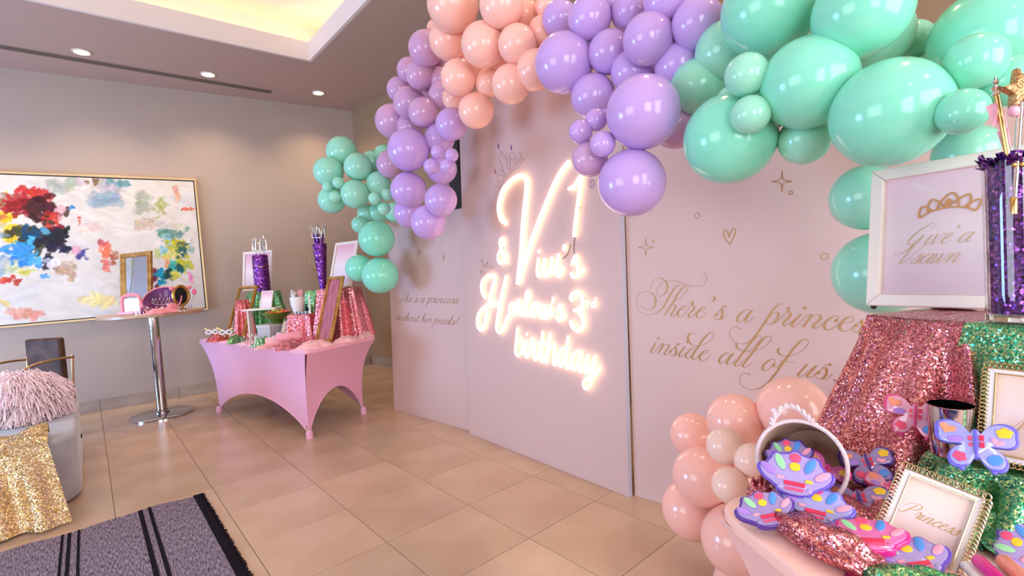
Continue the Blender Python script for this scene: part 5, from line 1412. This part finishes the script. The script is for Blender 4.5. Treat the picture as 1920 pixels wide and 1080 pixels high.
# tinsel vase
m_clear = mat('clear_glass', (250, 250, 252), 0.02, trans=1.0, ior=1.45)
VX = _col(1908, 1.05, RZ+0.004); VZ = RZ+0.006
t = thing('tinsel_vase', 'clear glass cylinder vase packed with purple tinsel on the emerald riser', 'vase', (VX.x, VX.y, VZ))
VR, VH = 0.050, 0.335
G().lathe([(0.0, 0.0), (VR, 0.0), (VR, VH), (VR-0.0025, VH), (VR-0.0025, 0.012), (0.0, 0.012)], 48, close=False).build('glass', m_clear, t)
g = G()
def fill_fn(u, v):
    a = 2*PI*u; z = 0.015+(VH-0.02)*v; r = (VR-0.005)*(1-.02*abs(math.sin(a*23+z*310))); return (r*math.cos(a), r*math.sin(a), z)
g.grid(fill_fn, 96, 80, closed_u=True); g.f += [tuple(range(95, -1, -1)), tuple(range(96*79, 96*80))]; g.mi += [0, 0]
g.build('tinsel', m_purp2, t, angle=30)
g = G(); rr = random.Random(2)
for k in range(110):
    a = rr.uniform(0, 6.28); r = rr.uniform(0, VR); d = Vector((math.cos(a), math.sin(a), 0)); p = Vector((r*math.cos(a), r*math.sin(a), VH-0.012)); l = rr.uniform(.012, .034)
    q = p+d*l*rr.uniform(.1, .8)+Vector((0, 0, l*rr.uniform(.4, 1.1))); w = Vector((-d.y, d.x, rr.uniform(-.4, .4)))*0.011
    g.add([p-w, p+w, q+w*.7+d*.004, q-w*.7], [(0, 1, 2, 3)])
tag(g.build('tinsel_top', m_purp2, t, smooth=False), kind='stuff')
vc_ = Vector((RIGHT.x, RIGHT.y, 0)).normalized(); vf = Vector((FWD.x, FWD.y, 0)).normalized()
def vloc(px, py, d):
    return at_d(px, py, d)-Vector((VX.x, VX.y, VZ))
t2 = thing('princess_wand', 'silver tipped wand with a pink ribbon standing in the tinsel vase', 'wand', (VX.x, VX.y, VZ))
a_, b_2 = Vector((0, 0, VH-.06)), vloc(1867, 172, 1.05)
G().tube([tuple(a_), tuple(b_2)], 0.0055, 10).build('stick', m_gold, t2)
G().lathe([(0.0, -.012), (0.009, -.006), (0.005, .0), (0.010, .008), (0.003, .014), (0.006, .020), (0.0, .034)], 12, c=tuple(b_2)).build('crest', m_silver, t2)
m_pribbon = mat('pink_ribbon', (240, 170, 190), 0.4)
for k, (dx, zz) in enumerate(((-.010, -.03), (.006, -.05), (.012, -.085))):
    p = b_2+vc_*dx+Vector((0, 0, zz)); G().add([p+vc_*-.012, p+vc_*.012+Vector((0, 0, .010)), p+vc_*.018+Vector((0, 0, -.030)), p+vc_*-.006+Vector((0, 0, -.045))-vf*.008, p-vf*.012], [(0, 1, 4), (1, 2, 4), (2, 3, 4), (3, 0, 4)]).build('ribbon', m_pribbon, t2, smooth=False)
t3 = thing('star_wand', 'gold glitter star wand hanging over the front of the tinsel vase', 'wand', (VX.x, VX.y, VZ))
s_top = vloc(1912, 168, 1.0); s_bot = vloc(1901, 392, 0.99)
m_glit = sequin('gold_glitter', (150, 104, 60), (226, 180, 128), 420, 0.7, 0.3, 0.7)
star = []
for k in range(10):
    r = 0.043 if k % 2 == 0 else 0.019; a = PI/2+k*PI/5+0.18; star.append((r*math.cos(a), r*math.sin(a)))
Ms = basis(s_top, vc_, Vector((0, 0, 1)), -vf)
g = G().pillow_prism(star, -0.009, 0.009, 0.006); g.xf(Ms); g.build('star', m_glit, t3)
sm = s_top+Vector((0, 0, -.03)); 
G().tube([tuple(sm), tuple(s_bot)], [0.0058, 0.0036], 10).build('stick', m_silver, t3)
for q in (-1, 1):
    G().ball(tuple(sm*.42+s_bot*.58+vc_*(q*.008)-vf*.004), (0.008, 0.005, 0.006), 10, 6).build('bow', m_gold, t3)
    G().ball(tuple(sm+vc_*(q*.013)+Vector((0, 0, -.012))), (0.014, 0.010, 0.012), 10, 6).build('tulle', m_pribbon, t3)
G().lathe([(0.0055, 0.0), (0.0065, .03), (0.004, .034)], 10, c=tuple(s_bot+Vector((0, 0, -.01)))).build('grip', m_gold, t3)

# silver cup
p = _col(1785, 1.03, GZ)
t = thing('silver_cup', 'mirror-bright silver cup standing before the emerald cloth', 'cup', (p.x, p.y, GZ+0.004))
m_cup = mat('polished_steel', (206, 204, 206), 0.07, 1.0)
G().lathe([(0.0, 0.0), (0.034, 0.0), (0.0365, 0.004), (0.039, 0.103), (0.0402, 0.106), (0.0376, 0.106), (0.035, 0.008), (0.0, 0.006)], 48, close=False).build('body', m_cup, t)

# ------------------------------------------------------------------ play make-up compacts
def star_outline(lobes, n=90):
    """outline of a union of ellipses that is star-shaped about the origin"""
    out = []
    for k in range(n):
        a = 2*PI*k/n; best = 0
        for (cx, cy, rx, ry, rot) in lobes:
            c, s = math.cos(-rot), math.sin(-rot); dx, dy = math.cos(a), math.sin(a)
            ux, uy = (dx*c-dy*s)/rx, (dx*s+dy*c)/ry; ox, oy = (-cx*c+cy*s)/rx, (-cx*s-cy*c)/ry
            A = ux*ux+uy*uy; B = 2*(ux*ox+uy*oy); C_ = ox*ox+oy*oy-1; D = B*B-4*A*C_
            if D > 0: best = max(best, (-B+math.sqrt(D))/(2*A))
        out.append((best*math.cos(a), best*math.sin(a)))
    return out
BUT = [(0.32, 0.20, .23, .185, .5), (0.38, 0.11, .16, .14, 0), (-0.32, 0.20, .23, .185, -.5), (-0.38, 0.11, .16, .14, 0), (0.21, -0.24, .16, .21, .55), (-0.21, -0.24, .16, .21, -.55), (0, 0, .10, .26, 0), (.10, .06, .16, .13, .4), (-.10, .06, .16, .13, -.4)]
SHE = [(0, .17, .155, .27, 0), (.21, .13, .14, .26, -.45), (-.21, .13, .14, .26, .45), (.37, .0, .125, .22, -.95), (-.37, .0, .125, .22, .95), (0, -.22, .27, .11, 0), (0, .06, .47, .33, 0)]
def pan_shape(kind, c, rx, ry, rot=0):
    pts = []
    for k in range(20):
        a = 2*PI*k/20
        if kind == 'heart': x = math.sin(a)**3*1.05; y = (13*math.cos(a)-5*math.cos(2*a)-2*math.cos(3*a)-math.cos(4*a))/15
        elif kind == 'clover': r = .78+.22*abs(math.cos(2.5*a)); x = r*math.cos(a); y = r*math.sin(a)
        else: x = math.cos(a); y = math.sin(a)
        x *= rx; y *= ry; pts.append((c[0]+x*math.cos(rot)-y*math.sin(rot), c[1]+x*math.sin(rot)+y*math.cos(rot)))
    return pts
PC_ = {n: noisy('pan_'+n, c, tuple(min(255, int(v*1.12)+8) for v in c), 160, rough=0.42) for n, c in
       dict(yellow=(236, 186, 40), pink=(246, 150, 176), blue=(70, 132, 206), rose=(226, 70, 110), orange=(240, 140, 104), violet=(156, 116, 204), mint=(140, 200, 150), red=(206, 40, 80), teal=(60, 150, 140)).items()}
CASES = {'blue': (mat('case_periwinkle', (112, 104, 222), 0.16, coat=.4), mat('tray_periwinkle', (164, 164, 226), 0.15, coat=.6)),
         'purple': (mat('case_purple', (104, 76, 196), 0.16, coat=.4), mat('tray_lilac', (170, 152, 210), 0.15, coat=.6)),
         'violet': (mat('case_violet', (84, 48, 150), 0.18, coat=.4), mat('tray_violet', (154, 134, 190), 0.15, coat=.6)),
         'magenta': (mat('case_magenta', (222, 40, 140), 0.16, coat=.4), mat('tray_pink', (224, 112, 178), 0.15, coat=.6)),
         'rose': (mat('case_rose', (220, 70, 130), 0.18, coat=.4), mat('tray_rose', (228, 160, 184), 0.15, coat=.6))}
PROTO = {}
def compact_proto(kind, hue):
    if (kind, hue) in PROTO: return copy_tree(PROTO[(kind, hue)])
    case, tray = CASES[hue]; well = mat('well_'+hue, {'blue': (150, 146, 226), 'purple': (150, 128, 206), 'violet': (136, 110, 182), 'magenta': (226, 96, 170), 'rose': (226, 130, 166)}[hue], 0.2)
    t = thing('makeup_compact', 'x', 'compact')
    if kind == 'butterfly':
        out = star_outline(BUT)
        pans = [('clover', (.36, .22), .115, .095, .3, 'yellow'), ('heart', (.27, .05), .090, .065, -.3, 'pink'), ('round', (.22, -.25), .10, .085, .5, 'blue'), ('clover', (-.22, -.25), .10, .09, -.5, 'rose'),
                ('heart', (-.36, .22), .115, .095, -.4, 'orange'), ('round', (-.26, .04), .10, .058, .1, 'violet')]
        bars = [((.075, .10), .032, .060, 'red'), ((.075, -.02), .032, .060, 'red'), ((-.075, .08), .026, .05, 'rose'), ((-.07, -.03), .022, .04, 'rose')]
    else:
        out = star_outline(SHE)
        pans = [('round', (0, .29), .085, .075, 0, 'rose'), ('round', (0, .145), .082, .072, 0, 'yellow'), ('round', (-.215, .195), .062, .135, .45, 'mint'), ('round', (.215, .195), .062, .135, -.45, 'blue'), ('round', (-.385, .055), .055, .125, .95, 'violet'), ('round', (.385, .055), .055, .125, -.95, 'pink')]
        bars = [((0, -.13), .15, .045, 'red'), ((0, -.215), .13, .028, 'rose'), ((.20, -.06), .05, .03, 'yellow'), ((-.20, -.06), .05, .03, 'pink')]
    G().pillow_prism(out, -0.13, 0.0, 0.03, c=(0, 0)).build('case', case, t, angle=50)
    G().pillow_prism([(x*.90, y*.90) for x, y in out], -0.02, 0.022, 0.012, c=(0, 0)).build('tray', tray, t, angle=50)
    for (sh, c, rx, ry, rot, col) in pans:
        wl = G().pillow_prism(pan_shape(sh, c, rx*1.16, ry*1.14, rot), 0.010, 0.028, 0.006, c=c).build('well', well, t, angle=50)
        G().pillow_prism(pan_shape(sh, c, rx, ry, rot), 0.012, 0.034, 0.008, c=c).build('pan', PC_[col], wl, angle=50)
    for (c, wx, wy, col) in bars:
        G().box((c[0], c[1], .026), (wx*2, wy*1.6, .024)).build('lip_colour', PC_[col], t, smooth=False, bevel=0.006)
    if kind == 'butterfly':
        G().tube([(0, -.24, .03), (0, .0, .045), (0, .22, .03)], [.02, .03, .02], 8).build('body_ridge', case, t)
        for s in (-1, 1): G().ball((s*.20, -.43, -.06), (.045, .045, .05), 12, 8).build('hinge', case, t)
    else:
        for s in (-1, 1): G().ball((s*.20, -.20, .01), (.05, .045, .03), 12, 8).build('knob', tray, t)
    PROTO[(kind, hue)] = t
    return t
def compact(kind, hue, px, d, size, up, roll, label, z=None):
    t = compact_proto(kind, hue)
    c = at_d(px[0], px[1], d)
    if z is not None: c.z = z
    tc_ = (CAM-c).normalized(); n = (tc_*(1-up)+Vector((0, 0, 1))*up).normalized()
    y = Vector((0, 0, 1)) if up < .6 else FWD
    y = (y-n*y.dot(n)).normalized(); x = y.cross(n)
    R = Matrix.Rotation(roll, 4, n); y = (R @ y.to_4d()).to_3d() if False else (Matrix.Rotation(roll, 3, n) @ y); x = Matrix.Rotation(roll, 3, n) @ x
    m = basis(c, x*size, y*size, n*size)
    t.matrix_world = m
    t.location = c
    tag(t, label, 'compact', None)
    return t
rad = math.radians
compact('butterfly', 'blue', (1830, 832), 0.93, 0.110, .22, rad(2), 'periwinkle butterfly make-up compact leaning in front of the silver cup')
compact('butterfly', 'rose', (1716, 779), 1.11, 0.108, .15, rad(-4), 'rose pink butterfly make-up compact half hidden behind the silver cup')
compact('butterfly', 'violet', (1628, 870), 1.12, 0.100, .42, rad(16), 'dark violet butterfly make-up compact leaning on the rose gold cloth')
compact('butterfly', 'violet', (1612, 938), 1.05, 0.112, .62, rad(-28), 'dark violet butterfly make-up compact lying flat beside the basket')
compact('butterfly', 'rose', (1664, 916), 1.06, 0.085, .55, rad(-15), 'rose butterfly make-up compact tucked behind the filigree frame corner')
compact('shell', 'purple', (1490, 893), 1.06, 0.132, .25, rad(-4), 'purple shell make-up compact standing up in the basket mouth')
compact('shell', 'violet', (1436, 957), 1.015, 0.108, .50, rad(22), 'violet shell make-up compact tilted at the table corner')
compact('shell', 'blue', (1530, 949), 1.015, 0.122, .52, rad(-6), 'periwinkle shell make-up compact lying below the basket rim')
compact('shell', 'violet', (1480, 853), 1.16, 0.095, .30, rad(10), 'violet shell make-up compact deep inside the basket')
compact('butterfly', 'magenta', (1546, 884), 1.12, 0.085, .30, rad(-30), 'magenta butterfly make-up compact inside the basket')
compact('butterfly', 'blue', (1536, 915), 1.09, 0.060, .35, rad(20), 'small periwinkle make-up compact at the bottom of the basket')
compact('shell', 'magenta', (1568, 1012), 0.911, 0.105, .80, rad(-30), 'magenta shell make-up compact lying under another magenta one')
compact('shell', 'magenta', (1630, 1004), 0.893, 0.118, .80, rad(-18), 'magenta shell make-up compact on top of the stack')
compact('shell', 'purple', (1712, 1046), 0.848, 0.115, .70, rad(-8), 'purple shell make-up compact lying in front of the filigree frame')
compact('shell', 'purple', (1926, 1030), 0.86, 0.10, .35, rad(60), 'purple make-up compact leaning on the emerald cloth beside the lipsticks')

# woven basket tipped on its side
m_wov = mat('speckled_basket', (226, 206, 214), 0.7); N_, L_, b_ = nodes(m_wov)
tc = N_.new('ShaderNodeTexCoord'); vo = N_.new('ShaderNodeTexVoronoi'); vo.inputs['Scale'].default_value = 160
cr = N_.new('ShaderNodeValToRGB'); cr.color_ramp.elements[0].position = .10; cr.color_ramp.elements[0].color = srgb(70, 40, 50); cr.color_ramp.elements[1].position = .17; cr.color_ramp.elements[1].color = srgb(226, 204, 208)
L_.new(tc.outputs['Object'], vo.inputs['Vector']); L_.new(vo.outputs['Distance'], cr.inputs[0]); L_.new(cr.outputs[0], b_.inputs['Base Color'])
m_bask_in = mat('basket_lining', (196, 160, 140), 0.6); N_, L_, b_ = nodes(m_bask_in)
tc = N_.new('ShaderNodeTexCoord'); vo = N_.new('ShaderNodeTexVoronoi'); vo.inputs['Scale'].default_value = 190
cr = N_.new('ShaderNodeValToRGB'); cr.color_ramp.elements[0].position = .12; cr.color_ramp.elements[0].color = srgb(255, 240, 215); cr.color_ramp.elements[1].position = .2; cr.color_ramp.elements[1].color = srgb(194, 158, 140)
L_.new(tc.outputs['Object'], vo.inputs['Vector']); L_.new(vo.outputs['Distance'], cr.inputs[0]); L_.new(cr.outputs[0], b_.inputs['Base Color'])
bc = at_d(1500, 866, 1.12)
bz = ((CAM-bc).normalized()+Vector((0, 0, -0.05))+RIGHT*-0.22).normalized(); by = (Vector((0, 0, 1))-bz*bz.z).normalized(); bx = by.cross(bz)
t = thing('woven_basket', 'speckled pale basket tipped on its side with a rope handle', 'basket', mtx=basis(bc, bx, by, bz))
BR = 0.092
G().lathe([(0.0, -0.17), (BR*.74, -0.17), (BR*.80, -0.15), (BR, 0.0)], 56, close=False).build('outside', m_wov, t)
G().lathe([(BR*.955, 0.0), (BR*.76, -0.148), (0.0, -0.158)], 56, close=False).build('lining', m_bask_in, t)
G().tube([(BR*.98*math.cos(a*PI/28), BR*.98*math.sin(a*PI/28), 0.0) for a in range(56)], 0.0046, 8, closed=True).build('rim', m_wov, t)
hp = smooth_path([(-.060, .068, 0.0), (-.056, .088, .004), (-.034, .118, .006), (-.010, .121, .006), (.014, .104, .004), (.030, .086, 0.0)], 8); nh = len(hp)
for q in (0, PI):
    G().tube([(p[0]+.0035*math.cos(i*.8+q), p[1]+.0035*math.sin(i*.8+q), p[2]+.003*math.sin(i*.8+q)) for i, p in enumerate(hp)], 0.0042, 6).build('handle_strand', m_wov, t)

# filigree frames
m_filig = mat('filigree_gold', (206, 176, 124), 0.25, 0.9); m_ivory = mat('ivory_enamel', (232, 226, 228), 0.25)
LOOP = None
def filigree_frame(label, c, n, roll, W, H, txt, txt_args, m_loop, pane):
    global LOOP
    y = Vector((0, 0, 1)); y = (y-n*y.dot(n)).normalized(); x = y.cross(n); R = Matrix.Rotation(roll, 3, n); x = R @ x; y = R @ y
    M = basis(c-y*(H/2), x, y, n)
    t = frame_thing('filigree_frame', label, 'picture frame', M, W, H, 0.012, 0.010, m_ivory, pane, easel=True)
    for q in ([(-W/2+.012, .012), (W/2-.012, .012)], [(-W/2+.012, H-.012), (W/2-.012, H-.012)], [(-W/2+.012, .012), (-W/2+.012, H-.012)], [(W/2-.012, .012), (W/2-.012, H-.012)]):
        G().tube([(q[0][0], q[0][1], .001), (q[1][0], q[1][1], .001)], 0.0016, 6).build('bead', m_loop, t)
    key = m_loop.name
    lm = G().tube([(.0062*math.cos(a*PI/6), .0062*math.sin(a*PI/6), .0006*math.sin(a*2)) for a in range(12)], 0.0012, 5, closed=True).mesh('filigree_loop', m_loop)
    pts = []
    nx, ny = int(W/.0078), int(H/.0078)
    for i in range(nx+1): pts += [(-W/2+W*i/nx, -.003), (-W/2+W*i/nx, H+.003)]
    for j in range(1, ny): pts += [(-W/2-.003, H*j/ny), (W/2+.003, H*j/ny)]
    for k, (px_, py_) in enumerate(pts):
        o = bpy.data.objects.new('filigree_loop', lm); COL.objects.link(o); o.parent = t; o.location = (px_, py_, 0.0005+.002*(k % 2)); o.rotation_euler = (.35*(1 if k % 2 else -1), .3, 0)
    if txt:
        s, org, ex = txt_args
        g = G(); write(g, txt, org, (s*math.cos(ex), s*math.sin(ex)), (-s*math.sin(ex), s*math.cos(ex)), .5, .0006, .0020, -0.0058); g.build('lettering', m_goldtext, t, smooth=False)
    return t
m_card = gradient_print('blush_card', (232, 200, 186), (226, 206, 210), (240, 214, 200))  # gradient paints a reflection line into the card colour
c = at_d(1740, 980, 0.915); n_ = ((CAM-c).normalized()*.82+Vector((0, 0, 1))*.32).normalized()
filigree_frame('silver-gold filigree frame holding a Princess card on the near table', c, n_, rad(-17), 0.120, 0.172, 'Princess', (0.0132, (-0.043, 0.086), rad(0)), mat('filigree_champagne', (210, 188, 150), .25, .9), m_card)
c = at_d(1930, 784, 0.945); n_ = ((CAM-c).normalized()*.98+Vector((0, 0, 1))*.12).normalized()
filigree_frame('gold filigree frame leaning against the emerald cloth', c, n_, rad(-3), 0.122, 0.182, 'M', (0.020, (-0.030, 0.060), 0), m_filig, m_card)

# lipstick set at the lower right
p = lie(1880, 1092, NZT+0.03)
t = thing('lipstick_set', 'white tray with magenta and peach toy lipsticks on the emerald cloth', 'toy make-up', p, math.atan2(FWD.y, FWD.x)-0.3)
G().box((0, 0, .0), (0.09, 0.075, 0.016)).build('tray', m_white, t, bevel=0.007)
G().tube([(-.03, .016, .016), (.028, .016, .016), (.033, .016, .016)], [.0105, .0105, .008], 16).build('lipstick', mat('lip_magenta', (224, 24, 140), .25), t)
G().tube([(-.03, -.018, .018), (.030, -.018, .018), (.036, -.018, .018)], [.0115, .0115, .008], 16).build('lipstick', mat('lip_peach', (240, 150, 130), .3), t)
